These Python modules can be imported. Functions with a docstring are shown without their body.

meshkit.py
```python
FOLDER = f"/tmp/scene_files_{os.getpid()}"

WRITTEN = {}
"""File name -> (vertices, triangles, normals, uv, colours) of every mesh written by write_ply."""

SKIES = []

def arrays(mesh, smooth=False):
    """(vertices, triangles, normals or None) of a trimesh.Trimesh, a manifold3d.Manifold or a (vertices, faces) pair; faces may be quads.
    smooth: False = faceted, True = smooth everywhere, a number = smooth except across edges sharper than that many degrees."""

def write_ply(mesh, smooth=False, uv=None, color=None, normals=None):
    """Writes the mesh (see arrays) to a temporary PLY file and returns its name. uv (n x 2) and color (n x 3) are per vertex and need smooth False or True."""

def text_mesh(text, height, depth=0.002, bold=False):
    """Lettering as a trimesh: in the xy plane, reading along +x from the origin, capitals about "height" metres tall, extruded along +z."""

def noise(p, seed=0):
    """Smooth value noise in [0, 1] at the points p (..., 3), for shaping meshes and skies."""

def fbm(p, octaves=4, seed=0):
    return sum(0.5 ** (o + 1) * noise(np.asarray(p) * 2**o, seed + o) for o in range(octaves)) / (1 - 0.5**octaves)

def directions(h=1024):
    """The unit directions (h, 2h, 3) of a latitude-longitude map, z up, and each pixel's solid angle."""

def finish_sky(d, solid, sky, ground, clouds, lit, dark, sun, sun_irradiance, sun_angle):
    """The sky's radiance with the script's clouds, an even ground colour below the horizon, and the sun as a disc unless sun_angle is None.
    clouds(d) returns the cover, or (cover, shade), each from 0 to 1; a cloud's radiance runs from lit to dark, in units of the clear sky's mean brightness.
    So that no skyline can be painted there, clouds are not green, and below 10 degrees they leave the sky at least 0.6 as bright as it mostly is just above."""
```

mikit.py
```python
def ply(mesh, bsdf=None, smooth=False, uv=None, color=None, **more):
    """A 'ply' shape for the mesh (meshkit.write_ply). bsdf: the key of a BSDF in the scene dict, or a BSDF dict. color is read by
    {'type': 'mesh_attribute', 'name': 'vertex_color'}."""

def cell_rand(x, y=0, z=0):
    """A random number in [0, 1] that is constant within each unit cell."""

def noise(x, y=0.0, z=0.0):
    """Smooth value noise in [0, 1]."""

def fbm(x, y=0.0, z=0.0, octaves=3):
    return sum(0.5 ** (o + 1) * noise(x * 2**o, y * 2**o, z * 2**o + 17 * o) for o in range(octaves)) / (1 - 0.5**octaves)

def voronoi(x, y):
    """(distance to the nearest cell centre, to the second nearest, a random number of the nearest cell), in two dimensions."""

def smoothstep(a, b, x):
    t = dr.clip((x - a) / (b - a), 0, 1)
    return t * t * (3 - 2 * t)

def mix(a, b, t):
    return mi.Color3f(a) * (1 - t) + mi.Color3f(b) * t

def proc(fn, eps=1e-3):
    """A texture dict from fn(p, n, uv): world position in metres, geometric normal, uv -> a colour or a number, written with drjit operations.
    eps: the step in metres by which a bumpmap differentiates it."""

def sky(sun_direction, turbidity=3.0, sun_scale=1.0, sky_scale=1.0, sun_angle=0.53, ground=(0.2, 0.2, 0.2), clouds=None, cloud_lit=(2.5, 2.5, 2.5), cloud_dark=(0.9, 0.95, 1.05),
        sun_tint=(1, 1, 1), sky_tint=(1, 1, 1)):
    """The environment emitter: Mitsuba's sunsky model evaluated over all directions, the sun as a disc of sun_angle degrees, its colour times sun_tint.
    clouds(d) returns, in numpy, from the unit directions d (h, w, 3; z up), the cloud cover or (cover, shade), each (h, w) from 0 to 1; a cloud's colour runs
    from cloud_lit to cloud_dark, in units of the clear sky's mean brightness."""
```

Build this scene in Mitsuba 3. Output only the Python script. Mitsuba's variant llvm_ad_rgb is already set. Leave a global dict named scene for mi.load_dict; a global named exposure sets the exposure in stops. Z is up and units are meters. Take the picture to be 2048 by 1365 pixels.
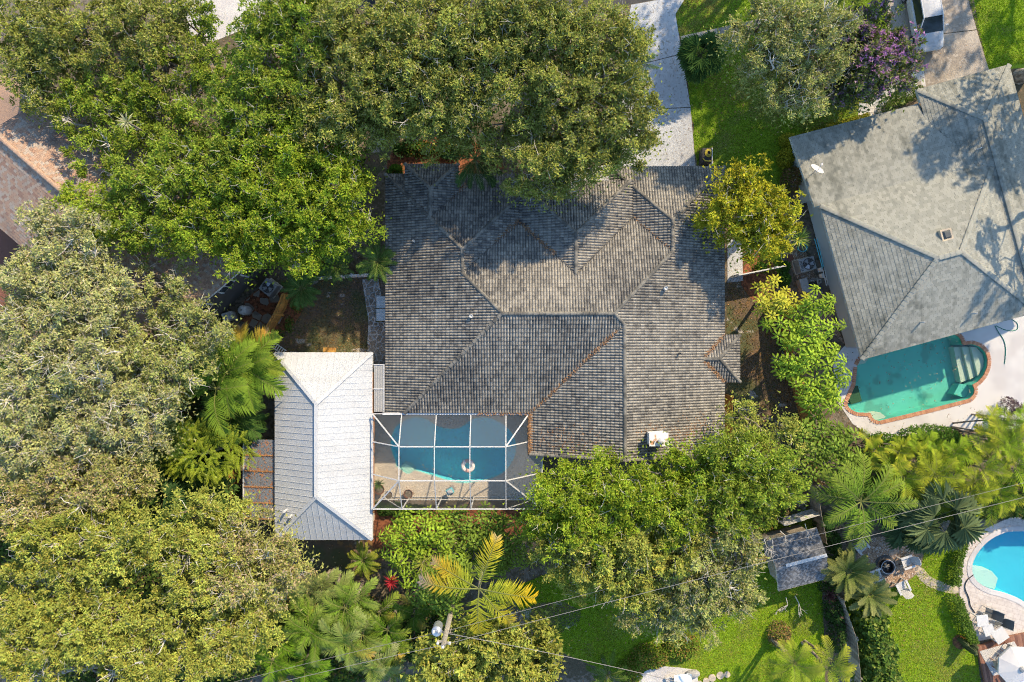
import math, random
import numpy as np, trimesh, shapely, mitsuba as mi, mikit, meshkit
import drjit as dr
from shapely.geometry import Polygon, MultiPolygon, LineString, Point, box
from shapely.ops import unary_union
from shapely import affinity
from mikit import noise, fbm, voronoi, cell_rand, smoothstep, mix, proc
T = mi.ScalarTransform4f
scene, labels = {}, {}

# ------------------------------------------------------------------ camera, sky, exposure
H, F = 45.0, 1400.0            # drone height; focal length in pixels of the 2048 px wide photograph
scene['camera'] = {'type': 'perspective', 'fov': 2 * math.degrees(math.atan(1024 / F)), 'fov_axis': 'x', 'near_clip': 0.5, 'far_clip': 400.0,
                   'to_world': T().look_at(origin=[0, 0, H], target=[0, 0, 0], up=[0, 1, 0])}
ELEV = math.radians(38.5)
SUN = (0.58 * math.cos(ELEV), 0.814 * math.cos(ELEV), math.sin(ELEV))
scene['sky'] = mikit.sky(SUN, turbidity=3.0, sun_angle=0.9, sun_scale=1.05, sun_tint=(1.0, 0.99, 0.945), sky_scale=2.25, sky_tint=(1.02, 1.0, .96))
exposure = 2.2

# ------------------------------------------------------------------ helpers
def P(x, y, z=0.0):
    """the point at height z that lies over this place of the plan (plan drawn from the photograph, 2048 wide)"""
    s = (H - z) / F
    return np.array([(x - 1024) * s, (682.5 - y) * s, z])
def PL(pts, z=0.0): return [tuple(P(x, y, z)[:2]) for x, y in pts]
def zoompts(pts, ox, oy, s, z=0.0): return PL([(ox + x / s, oy + y / s) for x, y in pts], z)
used = set()
def num(base):
    k, i = base, 0
    while k in used:
        i += 1; k = f'{base}_{i:03d}'
    used.add(k); return k
counter = {}
def numfast(base):
    i = counter.get(base, 0); counter[base] = i + 1
    k = base if i == 0 else f'{base}_{i:03d}'
    used.add(k); return k
def thing(name, label=None, cat=None, group=None, kind=None):
    k = num(name); d = {}
    if label: d['label'] = label
    if cat: d['category'] = cat
    if group: d['group'] = group
    if kind: d['kind'] = kind
    if d: labels[k] = d
    return k
class MB:
    """collects faces into one mesh"""
    def __init__(s): s.v, s.f, s.c, s.u, s.n = [], [], [], [], 0
    def add(s, v, f, c=None, uv=None):
        v = np.asarray(v, float).reshape(-1, 3); f = np.asarray(f, int).reshape(-1, 3)
        if len(v) == 0: return s
        s.v.append(v); s.f.append(f + s.n); s.n += len(v)
        if c is not None:
            c = np.asarray(c, float); s.c.append(np.broadcast_to(c, (len(v), 3)) if c.ndim == 1 else c)
        if uv is not None: s.u.append(np.asarray(uv, float))
        return s
    def mesh(s, m, c=None): return s.add(np.array(m.vertices), np.array(m.faces), c)
    def vf(s): return np.vstack(s.v), np.vstack(s.f)
    def box(s, c, size, rz=0.0, col=None):
        m = trimesh.creation.box(size); v = np.array(m.vertices)
        if rz: v = rotz(v, rz)
        return s.add(v + np.asarray(c), m.faces, col)
    def bar(s, a, b, w, h=None, col=None, up=(0, 0, 1)):
        """a beam from a to b, w wide and h deep"""
        h = h or w
        a, b = np.asarray(a, float), np.asarray(b, float); d = b - a; L = np.linalg.norm(d); d /= L
        up = np.asarray(up, float)
        if abs(d @ up) > 0.98: up = np.array([0, 1.0, 0])
        x = np.cross(d, up); x /= np.linalg.norm(x); z = np.cross(x, d)
        v = [p + x * sx * w / 2 + z * sz * h / 2 for p in (a, b) for sx, sz in ((-1, -1), (1, -1), (1, 1), (-1, 1))]
        q = [(0, 1, 5, 4), (1, 2, 6, 5), (2, 3, 7, 6), (3, 0, 4, 7), (3, 2, 1, 0), (4, 5, 6, 7)]
        return s.add(v, [t for a_, b_, c_, d_ in q for t in ((a_, c_, b_), (a_, d_, c_))], col)
    def tube(s, pts, r, n=6, col=None):
        pts = np.asarray(pts, float); r = np.broadcast_to(r, len(pts))
        t = np.gradient(pts, axis=0); t /= np.linalg.norm(t, axis=1, keepdims=True) + 1e-12
        ref = np.array([0.3, 0.2, 0.93]) if abs(t[0, 2]) < 0.8 else np.array([0.9, 0.3, 0.1])
        x = np.cross(t, ref); x /= np.linalg.norm(x, axis=1, keepdims=True); y = np.cross(t, x)
        a = np.arange(n) / n * 2 * np.pi
        v = pts[:, None] + r[:, None, None] * (np.cos(a)[None, :, None] * x[:, None] + np.sin(a)[None, :, None] * y[:, None])
        m = len(pts); i = np.arange(m - 1)[:, None] * n; j = np.arange(n)[None]; k = (j + 1) % n
        A, B, C, D = i + j, i + k, i + n + k, i + n + j
        f = np.vstack([np.stack([A, B, C], -1).reshape(-1, 3), np.stack([A, C, D], -1).reshape(-1, 3)])
        v = v.reshape(-1, 3); e = len(v); v = np.vstack([v, pts[0], pts[-1]])
        caps = [(e, (q + 1) % n, q) for q in range(n)] + [(e + 1, (m - 1) * n + q, (m - 1) * n + (q + 1) % n) for q in range(n)]
        return s.add(v, np.vstack([f, caps]), col)
    def prism(s, poly, z0, z1, col=None):
        for g in polys(poly):
            m = trimesh.creation.extrude_polygon(g, z1 - z0, engine='earcut')
            s.add(np.array(m.vertices) + [0, 0, z0], m.faces, col)
        return s
    def sheet(s, poly, z, col=None):
        for g in polys(poly):
            v, f = trimesh.creation.triangulate_polygon(g, engine='earcut')
            v, f = np.asarray(v), np.asarray(f)
            a, b, c = v[f[:, 0]], v[f[:, 1]], v[f[:, 2]]
            flip = (b - a)[:, 0] * (c - a)[:, 1] - (b - a)[:, 1] * (c - a)[:, 0] < 0
            f[flip] = f[flip][:, ::-1]
            zz = z(v) if callable(z) else np.full(len(v), z)
            s.add(np.column_stack([v, zz]), f, col)
        return s
    def build(s, key, bsdf, smooth=False, **more):
        v, f = np.vstack(s.v), np.vstack(s.f)
        scene[key] = mikit.ply(trimesh.Trimesh(v, f, process=False), bsdf, smooth, uv=np.vstack(s.u) if s.u else None, color=np.vstack(s.c) if s.c else None, **more)
        return key
def polys(g):
    if g.is_empty: return []
    gs = [g] if isinstance(g, Polygon) else [x for x in getattr(g, 'geoms', []) if isinstance(x, Polygon)]
    return [x for x in gs if x.area > 1e-5]
def part(parent, name, mb, mat, smooth=False, label=None, kind=None, **more):
    k = numfast(parent + '__' + name)
    mb.build(k, mat, smooth, **more)
    d = {}
    if label: d['label'] = label
    if kind: d['kind'] = kind
    if d: labels[k] = d
    return k
def single(name, mb, mat, label=None, cat=None, group=None, kind=None, smooth=False):
    k = thing(name, label, cat, group, kind); mb.build(k, mat, smooth); return k
def copies(src, dst, M):
    """the parts of src again under dst, moved by the matrix M"""
    for k in [k for k in scene if k.startswith(src + '__')]:
        nk = dst + k[len(src):]
        scene[nk] = {**scene[k], 'to_world': M}
        if k in labels: labels[nk] = dict(labels[k])
def rotz(v, a):
    c, s = math.cos(a), math.sin(a); v = np.asarray(v, float)
    return np.column_stack([v[:, 0] * c - v[:, 1] * s, v[:, 0] * s + v[:, 1] * c, v[:, 2]])
def unit(v): return v / (np.linalg.norm(v, axis=-1, keepdims=True) + 1e-12)
def chaikin(pts, n=2, closed=True):
    p = np.asarray(pts, float)
    for _ in range(n):
        q = np.roll(p, -1, 0) if closed else p[1:]
        o = p if closed else p[:-1]
        p2 = np.stack([o * .75 + q * .25, o * .25 + q * .75], 1).reshape(-1, p.shape[1])
        p = p2 if closed else np.vstack([p[:1], p2, p[-1:]])
    return p
def wobble(poly, amp, seed=0, step=0.25):
    """the outline with small natural irregularities"""
    g = poly.segmentize(step); c = np.array(g.exterior.coords)[:-1]
    p3 = np.column_stack([c, np.full(len(c), seed * 7.3)])
    d = np.stack([meshkit.fbm(p3 * 1.3, 3, 1) - .5, meshkit.fbm(p3 * 1.3 + 40, 3, 2) - .5], 1) * 2 * amp
    return Polygon(c + d).buffer(0)
def lathe(prof, n=20):
    prof = np.asarray(prof, float); a = np.arange(n) / n * 2 * np.pi
    v = np.stack([prof[:, None, 0] * np.cos(a), prof[:, None, 0] * np.sin(a), np.repeat(prof[:, 1:2], n, 1)], -1).reshape(-1, 3)
    f = []
    for i in range(len(prof) - 1):
        for j in range(n):
            k = (j + 1) % n; A, B, C, D = i * n + j, i * n + k, (i + 1) * n + k, (i + 1) * n + j
            f += [(A, B, C), (A, C, D)]
    return v, np.array(f)

# ------------------------------------------------------------------ materials
def mat(name, base, rough=0.6, two=True, bump=None, **kw):
    b = {'type': 'principled', 'base_color': base if isinstance(base, dict) else {'type': 'rgb', 'value': list(base)}, 'roughness': rough, 'specular': kw.pop('specular', 0.3), **kw}
    if bump: b = {'type': 'bumpmap', 'arbitrary': proc(bump[0], bump[2] if len(bump) > 2 else 5e-3), 'scale': bump[1], 'bsdf': b}
    scene[name] = {'type': 'twosided', 'bsdf': b} if two else b
VC = {'type': 'mesh_attribute', 'name': 'vertex_color'}
scene['leaf'] = {'type': 'principledthin', 'base_color': VC, 'roughness': 0.6, 'diff_trans': 0.45, 'spec_trans': 0.0, 'eta': 1.35}
scene['gloss_leaf'] = {'type': 'principledthin', 'base_color': VC, 'roughness': 0.4, 'diff_trans': 0.45, 'spec_trans': 0.0, 'eta': 1.5}
mat('tinted', VC, 0.6)
mat('tinted_gloss', VC, 0.25, specular=0.5)
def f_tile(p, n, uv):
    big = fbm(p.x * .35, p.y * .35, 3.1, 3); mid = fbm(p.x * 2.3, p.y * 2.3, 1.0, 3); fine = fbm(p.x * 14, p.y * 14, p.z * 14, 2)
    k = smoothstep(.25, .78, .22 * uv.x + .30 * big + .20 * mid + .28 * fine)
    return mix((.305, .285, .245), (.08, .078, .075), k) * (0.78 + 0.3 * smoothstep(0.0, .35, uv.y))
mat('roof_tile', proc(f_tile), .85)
def f_ridge(p, n, uv):
    k = smoothstep(.3, .7, fbm(p.x * 3, p.y * 3, 2., 3)); return mix((.20, .19, .165), (.09, .088, .08), k)
mat('ridge_tile', proc(f_ridge), .85)
def f_shingle(p, n, uv):
    m = fbm(p.x * .5, p.y * .5, .7, 3); s = fbm(p.x * 4, p.y * 4, 2., 2)
    c = mix((.30, .30, .258), (.235, .238, .205), smoothstep(.2, .9, uv.x))
    return mix(c, (.13, .135, .115), smoothstep(.50, .80, .5 * m + .28 * s + .3 * fbm((p.x * .966 + p.y * .26) * 3.5, (p.y * .966 - p.x * .26) * .35, 4., 3)))
mat('grey_shingle', proc(f_shingle), .9)
def f_brown(p, n, uv):
    r = uv.x; m = fbm(p.x * .6, p.y * .6, .7, 3)
    c = mix((.36, .235, .165), (.37, .31, .255), smoothstep(.25, .75, r)); c = mix(c, (.29, .18, .13), smoothstep(.8, .9, r))
    return mix(c, (.16, .13, .115), smoothstep(.45, .75, m) * .6)
mat('brown_tile', proc(f_brown), .85)
def f_shed(p, n, uv):
    m = fbm(p.x * 1.5, p.y * 1.5, .7, 3); return mix((.20, .21, .225), (.085, .09, .098), smoothstep(.3, .75, .5 * uv.x + .6 * m))
mat('shed_shingle', proc(f_shed), .9)
def f_drive(p, n, uv):
    m = fbm(p.x * .8, p.y * .8, 0., 4); s = fbm(p.x * 9, p.y * 9, 1., 2); sp = smoothstep(.80, .86, noise(p.x * 11, p.y * 11))
    return mix(mix((.43, .45, .47), (.36, .37, .385), smoothstep(.35, .7, .6 * m + .4 * s)), (.2, .17, .13), sp * .6)
mat('drive_concrete', proc(f_drive), .85)
def f_edrive(p, n, uv):
    m = fbm(p.x * .6, p.y * .6, 5., 4); s = fbm(p.x * 5, p.y * 5, 1., 3)
    return mix(mix((.38, .335, .28), (.24, .205, .17), smoothstep(.35, .65, .6 * m + .4 * s)), (.45, .41, .36), smoothstep(.55, .75, s) * .5)
mat('old_concrete', proc(f_edrive), .9)
def f_tan(p, n, uv):
    s = fbm(p.x * 6, p.y * 6, 1., 3); return mix((.52, .43, .30), (.38, .33, .27), smoothstep(.35, .65, s))
mat('tan_concrete', proc(f_tan), .9)
def f_soil(p, n, uv):
    m = fbm(p.x * .5, p.y * .5, 0., 4); s = fbm(p.x * 7, p.y * 7, 1., 3)
    c = mix((.095, .08, .05), (.18, .155, .125), smoothstep(.4, .65, .5 * m + .5 * s))
    return mix(c, (.22, .11, .05), smoothstep(.68, .8, s) * .6)
mat('leaf_litter', proc(f_soil), .95)
def f_dirt(p, n, uv):
    m = fbm(p.x * .55, p.y * .55, 4., 3); s = fbm(p.x * 5, p.y * 5, 1., 3)
    c = mix((.13, .095, .065), (.085, .095, .045), smoothstep(.42, .62, m)); c = mix(c, (.24, .14, .06), smoothstep(.55, .72, s) * smoothstep(.5, .3, m))
    return mix(c, (.34, .32, .29), smoothstep(.66, .78, fbm(p.x * 1.1, p.y * 1.7, 9., 3)) * smoothstep(.3, .6, s))
mat('bare_dirt', proc(f_dirt), .95)
def f_lawn(p, n, uv):
    m = fbm(p.x * .6, p.y * .6, 0., 3); s = fbm(p.x * 6, p.y * 6, 1., 3)
    return mix(mix((.17, .27, .016), (.125, .205, .012), smoothstep(.3, .7, s)), (.15, .14, .05), smoothstep(.55, .75, m) * .5)
mat('turf', proc(f_lawn), .95)
def f_mulch(p, n, uv):
    s = fbm(p.x * 8, p.y * 8, 1., 3); return mix((.28, .105, .05), (.13, .055, .03), smoothstep(.35, .65, s))
mat('red_mulch', proc(f_mulch), .95)
def f_gravel(p, n, uv):
    a, b, r = voronoi(p.x * 13, p.y * 13); c = mix((.46, .32, .21), (.30, .20, .14), r); c = mix(c, (.58, .5, .42), smoothstep(.8, .9, r))
    return c * smoothstep(0.0, .22, b - a)
mat('gravel', proc(f_gravel), .9)
def f_pave(p, n, uv):
    x = p.x * .96 - p.y * .27; y = p.x * .27 + p.y * .96
    row = dr.floor(y / .3); ux = x / .45 + .37 * row; e = dr.minimum(dr.abs(ux - dr.round(ux)) * .45, dr.abs(y / .3 - dr.round(y / .3)) * .3)
    r = cell_rand(dr.floor(ux), row); s = fbm(p.x * 6, p.y * 6, 2., 3)
    c = mix((.56, .51, .47), (.45, .40, .36), r * .5 + .5 * smoothstep(.45, .7, s)); return mix((.42, .36, .32), c, smoothstep(.006, .02, e))
mat('travertine', proc(f_pave), .8)
def f_deck(p, n, uv):
    m = fbm(p.x * .9, p.y * .9, 3., 3); s = fbm(p.x * 10, p.y * 10, 1., 2)
    return mix((.54, .48, .39), (.46, .41, .34), smoothstep(.3, .75, .6 * m + .4 * s))
mat('beige_deck', proc(f_deck), .85)
def f_wdeck(p, n, uv):
    m = fbm(p.x * .7, p.y * .7, 3., 3); return mix((.53, .515, .50), (.46, .44, .43), smoothstep(.35, .7, m))
mat('pale_deck', proc(f_wdeck), .85)
def f_asph(p, n, uv): return mix((.075, .072, .07), (.05, .048, .047), fbm(p.x * 5, p.y * 5, 0., 3))
mat('asphalt', proc(f_asph), .9)
def f_metal(p, n, uv):
    m = fbm(p.x * .7, p.y * 2.2, p.z, 3); return mix((.45, .47, .49), (.42, .435, .45), smoothstep(.45, .75, m))
mat('white_metal', proc(f_metal), .6, specular=.25)
def f_lean(p, n, uv):
    m = fbm(p.x * 1.3, p.y * 1.3, 2., 3); s = smoothstep(.64, .72, fbm(p.x * 9, p.y * 9, 1., 2))
    return mix(mix((.13, .155, .19), (.19, .20, .22), m), (.35, .15, .06), s * .8)
mat('slate_panel', proc(f_lean), .5)
def f_bark(p, n, uv):
    m = fbm(p.x * 6, p.y * 6, p.z * 3, 3); return mix((.30, .26, .215), (.14, .115, .09), smoothstep(.35, .65, m))
mat('bark', proc(f_bark), .9)
def f_pale(p, n, uv):
    m = fbm(p.x * 4, p.y * 4, p.z * 3, 3); return mix((.60, .56, .50), (.38, .35, .30), smoothstep(.35, .7, m))
mat('pale_bark', proc(f_pale), .9)
def f_flag(p, n, uv):
    s = fbm(p.x * 4, p.y * 4, uv.x * 20, 3); c = mix((.23, .195, .155), (.33, .29, .24), uv.x); return mix(c, (.14, .12, .10), smoothstep(.5, .75, s) * .7)
mat('flagstone', proc(f_flag), .85)
def f_wood(p, n, uv):
    s = fbm(p.x * 3, p.y * 3, p.z * 9, 3); return mix((.42, .235, .06), (.29, .15, .045), smoothstep(.3, .7, .5 * s + .5 * uv.x))
mat('fence_wood', proc(f_wood), .8)
def f_dwood(p, n, uv):
    s = fbm(p.x * 3, p.y * 3, p.z * 9, 3); return mix((.26, .13, .085), (.16, .075, .05), smoothstep(.3, .7, .5 * s + .5 * uv.x))
mat('deck_wood', proc(f_dwood), .6)
def f_gwood(p, n, uv):
    s = fbm(p.x * 3, p.y * 3, p.z * 9, 3); return mix((.30, .27, .22), (.17, .15, .12), smoothstep(.3, .7, .5 * s + .5 * uv.x))
mat('grey_wood', proc(f_gwood), .85)
def f_pool1(p, n, uv): return mix((.09, .66, .72), (.08, .60, .66), fbm(p.x * .6, p.y * .6, 0., 2))
mat('blue_plaster', proc(f_pool1), .7)
def f_pool2(p, n, uv):
    m = fbm(p.x * .5, p.y * .5, 2., 3); d = smoothstep(.55, .75, fbm(p.x * 1.1, p.y * 1.1, 7., 3))
    return mix(mix((.075, .47, .37), (.085, .41, .31), m), (.06, .24, .17), d * .6)
mat('teal_plaster', proc(f_pool2), .7)
def f_pool3(p, n, uv): return mix((.03, .42, .55), (.03, .37, .50), fbm(p.x * .6, p.y * .6, 0., 2))
mat('azure_plaster', proc(f_pool3), .7)
mat('aqua_plaster', (.33, .55, .47), .7)
mat('step_plaster', (.37, .47, .36), .7)
scene['water'] = {'type': 'thindielectric', 'int_ior': 1.33}
scene['screen'] = {'type': 'mask', 'opacity': .13, 'bsdf': {'type': 'twosided', 'bsdf': {'type': 'diffuse', 'reflectance': {'type': 'rgb', 'value': [.14, .14, .14]}}}}
scene['dusty_screen'] = {'type': 'mask', 'opacity': .2, 'bsdf': {'type': 'twosided', 'bsdf': {'type': 'diffuse', 'reflectance': {'type': 'rgb', 'value': [.26, .26, .255]}}}}
mat('white_paint', (.52, .52, .515), .5)
mat('dull_white', (.52, .52, .50), .6)
mat('cage_white', (.50, .50, .49), .5)
mat('stucco', (.55, .50, .42), .9)
mat('grey_siding', (.085, .078, .072), .7)
mat('blue_siding', (.42, .50, .52), .6)
mat('terracotta', (.17, .075, .05), .8)
mat('wire', (.20, .19, .18), .6)
mat('dark', (.03, .03, .032), .5)
mat('dark_grey', (.085, .09, .09), .6)
mat('mid_grey', (.30, .30, .29), .6)
mat('steel', (.45, .47, .50), .35, metallic=.7)
mat('glass_dark', (.02, .03, .035), .08, specular=.6)
mat('brick', proc(lambda p, n, uv: mix((.50, .27, .16), (.36, .17, .10), uv.x)), .85)
mat('green_liner', (.018, .075, .03), .6)
mat('cyan_plastic', (.10, .48, .58), .4)
mat('hose_green', (.03, .16, .13), .4)
mat('orange_leaf', VC, .8)
mat('car_paint', (.42, .43, .45), .18, clearcoat=.8, specular=.5)
mat('yellow_paint', (.45, .36, .05), .5)
mat('rust', (.38, .17, .06), .8)
def f_cap(p, n, uv): return mix((.72, .70, .66), (.42, .20, .07), smoothstep(.5, .72, fbm(p.x * 3.2, p.y * 3.2, 2., 3)))
mat('rusty_white', proc(f_cap), .5)
# ------------------------------------------------------------------ ground, pools, paving
def struct(name, mb, m, **kw): return single(name, mb, m, kind='structure', **kw)
POOL = Polygon(chaikin(zoompts([(275,510),(300,400),(360,320),(470,255),(590,238),(690,270),(770,330),(850,360),(950,372),(1040,360),(1110,310),(1180,255),(1300,240),(1430,270),(1540,340),(1620,430),(1655,540),(1650,640),(1610,740),(1540,830),(1450,890),(1340,930),(1200,955),(1080,970),(960,955),(850,925),(740,885),(620,850),(535,822),(510,850),(470,868),(405,835),(365,792),(335,785),(335,735),(300,650),(275,570)], 730, 790, 5.46), 2)).buffer(0)
ez = lambda pts: zoompts(pts, 1660, 640, 5.28)
EPOOL = Polygon(ez([(285,480),(310,430),(350,400),(1300,150),(1350,172),(1382,212),(1398,268),(1500,255),(1585,285),(1640,345),(1662,420),(1655,500),(1620,585),(1560,655),(1500,688),(1525,740),(1512,790),(1470,835),(1000,955),(600,1050),(520,1068),(470,1058),(440,1030),(425,985),(290,980),(230,955),(185,915),(175,880),(262,690)])).buffer(0)
SPOOL = Polygon(chaikin(PL([(2150,1062),(2048,1062),(2012,1062),(1975,1080),(1948,1112),(1941,1140),(1950,1162),(1975,1178),(2010,1186),(2048,1202),(2075,1230),(2150,1240)]), 2)).buffer(0)
pools = unary_union([POOL, EPOOL, SPOOL])
struct('ground', MB().sheet(Polygon(box(-140, -140, 140, 140)).difference(pools), 0.0), 'leaf_litter')
def area(name, pts, m, z, smooth_n=0, wob=0.0, cut=None, world=False):
    g = Polygon(chaikin(pts if world else PL(pts), smooth_n) if smooth_n else (pts if world else PL(pts))).buffer(0)
    if wob: g = wobble(g, wob, len(used))
    if cut is not None: g = g.difference(cut)
    struct(name, MB().sheet(g, z), m); return g
STREET = area('street', [(-600,-420),(2700,-420),(2700,-150),(1420,-25),(1330,-3),(1262,9),(1050,40),(800,30),(400,-60),(-600,-160)], 'asphalt', .004)
FRONT = area('front_lawn', [(1372,-60),(1800,-80),(1815,60),(1800,180),(1745,215),(1725,240),(1590,272),(1585,330),(1560,560),(1500,540),(1455,350),(1393,331),(1380,200),(1366,103),(1352,28)], 'turf', .004, 0, .12)
area('corner_lawn', [(1936,-60),(2400,-60),(2400,120),(1975,140)], 'turf', .004)
SIDE = area('side_yard', [(1455,560),(1500,585),(1560,640),(1590,700),(1640,900),(1640,1010),(1560,1040),(1470,920),(1452,905)], 'bare_dirt', .004, 0, .1)
LAWN2 = area('middle_lawn', [(1010,1180),(1120,1140),(1250,1130),(1480,1090),(1530,1050),(1640,1010),(1650,1365),(1640,1500),(1300,1500),(1290,1365),(1180,1330),(1090,1290)], 'turf', .004, 0, .15)
LAWN3 = area('east_lawn', [(1690,1190),(1740,1170),(1800,1175),(1840,1140),(1855,1075),(1930,1065),(1905,1180),(1950,1285),(1985,1500),(1690,1500)], 'turf', .004, 0, .08)
YARD = area('back_yard', [(530,640),(560,560),(640,556),(760,556),(772,735),(540,735)], 'bare_dirt', .004, 0, .08)
area('south_yard', [(555,1030),(790,1020),(800,1100),(700,1170),(580,1150)], 'bare_dirt', .004, 0, .1)
area('shady_patch', [(985,1240),(1110,1195),(1180,1230),(1100,1280),(1000,1275)], 'bare_dirt', .008, 1, .1)
area('mulch_bed', [(1478,488),(1530,500),(1556,540),(1552,590),(1525,615),(1495,590),(1478,565)], 'red_mulch', .008, 1, .06)
area('leaf_bed', [(748,1020),(1090,1020),(1100,1060),(800,1110),(745,1095)], 'red_mulch', .008, 0, .05)
area('planting_bed', [(540,660),(590,575),(612,600),(598,640),(560,672)], 'red_mulch', .008, 1, .05)
area('front_bed', [(780,290),(900,270),(1000,300),(1010,352),(812,352),(772,350)], 'red_mulch', .008, 1, .08)
area('gravel_yard', [(1562,500),(1600,478),(1690,690),(1640,640)], 'gravel', .008)
area('street_apron', [(392,98),(480,62),(560,20),(570,-40),(340,-40),(372,40)], 'pale_deck', .008)
area('garden_path', [(745,250),(800,275),(770,330),(735,372),(718,460),(690,480),(700,380)], 'bare_dirt', .008, 1, .1)
area('brick_court', [(-200,60),(115,200),(0,262),(-200,330)], 'brown_tile', .008)
area('side_pad', [(1455,478),(1484,484),(1486,562),(1455,566)], 'drive_concrete', .012)
# concrete slabs of the driveways and walks, each its own piece with an open joint
def slabs(name, label_list, m, cutpolys, z0=-.05, z1=.03, extra=None):
    k = thing(name, kind='structure')
    for i, pts in enumerate(cutpolys):
        g = Polygon(PL(pts)).buffer(-.012)
        part(k, 'slab', MB().prism(g, z0, z1 + .002 * (i % 3)), (extra or {}).get(i, m))
    return k
slabs('driveway', None, 'drive_concrete', [
    [(1262,10),(1330,-2),(1369,0),(1351,29),(1364,108),(1243,138),(1250,70)],
    [(1243,139),(1364,109),(1381,215),(1222,222),(1232,180)],
    [(1222,223),(1381,216),(1391,331),(1391,375),(1175,375),(1172,338),(1212,330)],
    [(1110,352),(1171,338),(1174,375),(1108,378)]])
slabs('sidewalk', None, 'old_concrete', [[(1361,73),(1391,66),(1394,94),(1366,101)],[(1392,66),(1434,57),(1438,84),(1395,94)],[(1435,57),(1470,49),(1474,76),(1439,84)],[(1471,49),(1506,41),(1510,68),(1475,76)],[(1507,41),(1560,29),(1564,57),(1511,68)],[(1561,29),(1620,16),(1624,44),(1565,57)]], extra={0: 'tan_concrete', 1: 'tan_concrete'})
slabs('east_driveway', None, 'old_concrete', [[(1770,-60),(1915,-60),(1933,-10),(1953,60),(1776,80)],[(1776,81),(1953,61),(1976,135),(1990,180),(1840,190),(1790,185)]])
wk = thing('front_walk', kind='structure')
walk = LineString([P(x, y)[:2] for x, y in [(1850,165),(1800,172),(1765,185),(1742,205),(1738,245)]])
rg = np.random.default_rng(5)
wl = walk.buffer(.45, cap_style='flat')
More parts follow.
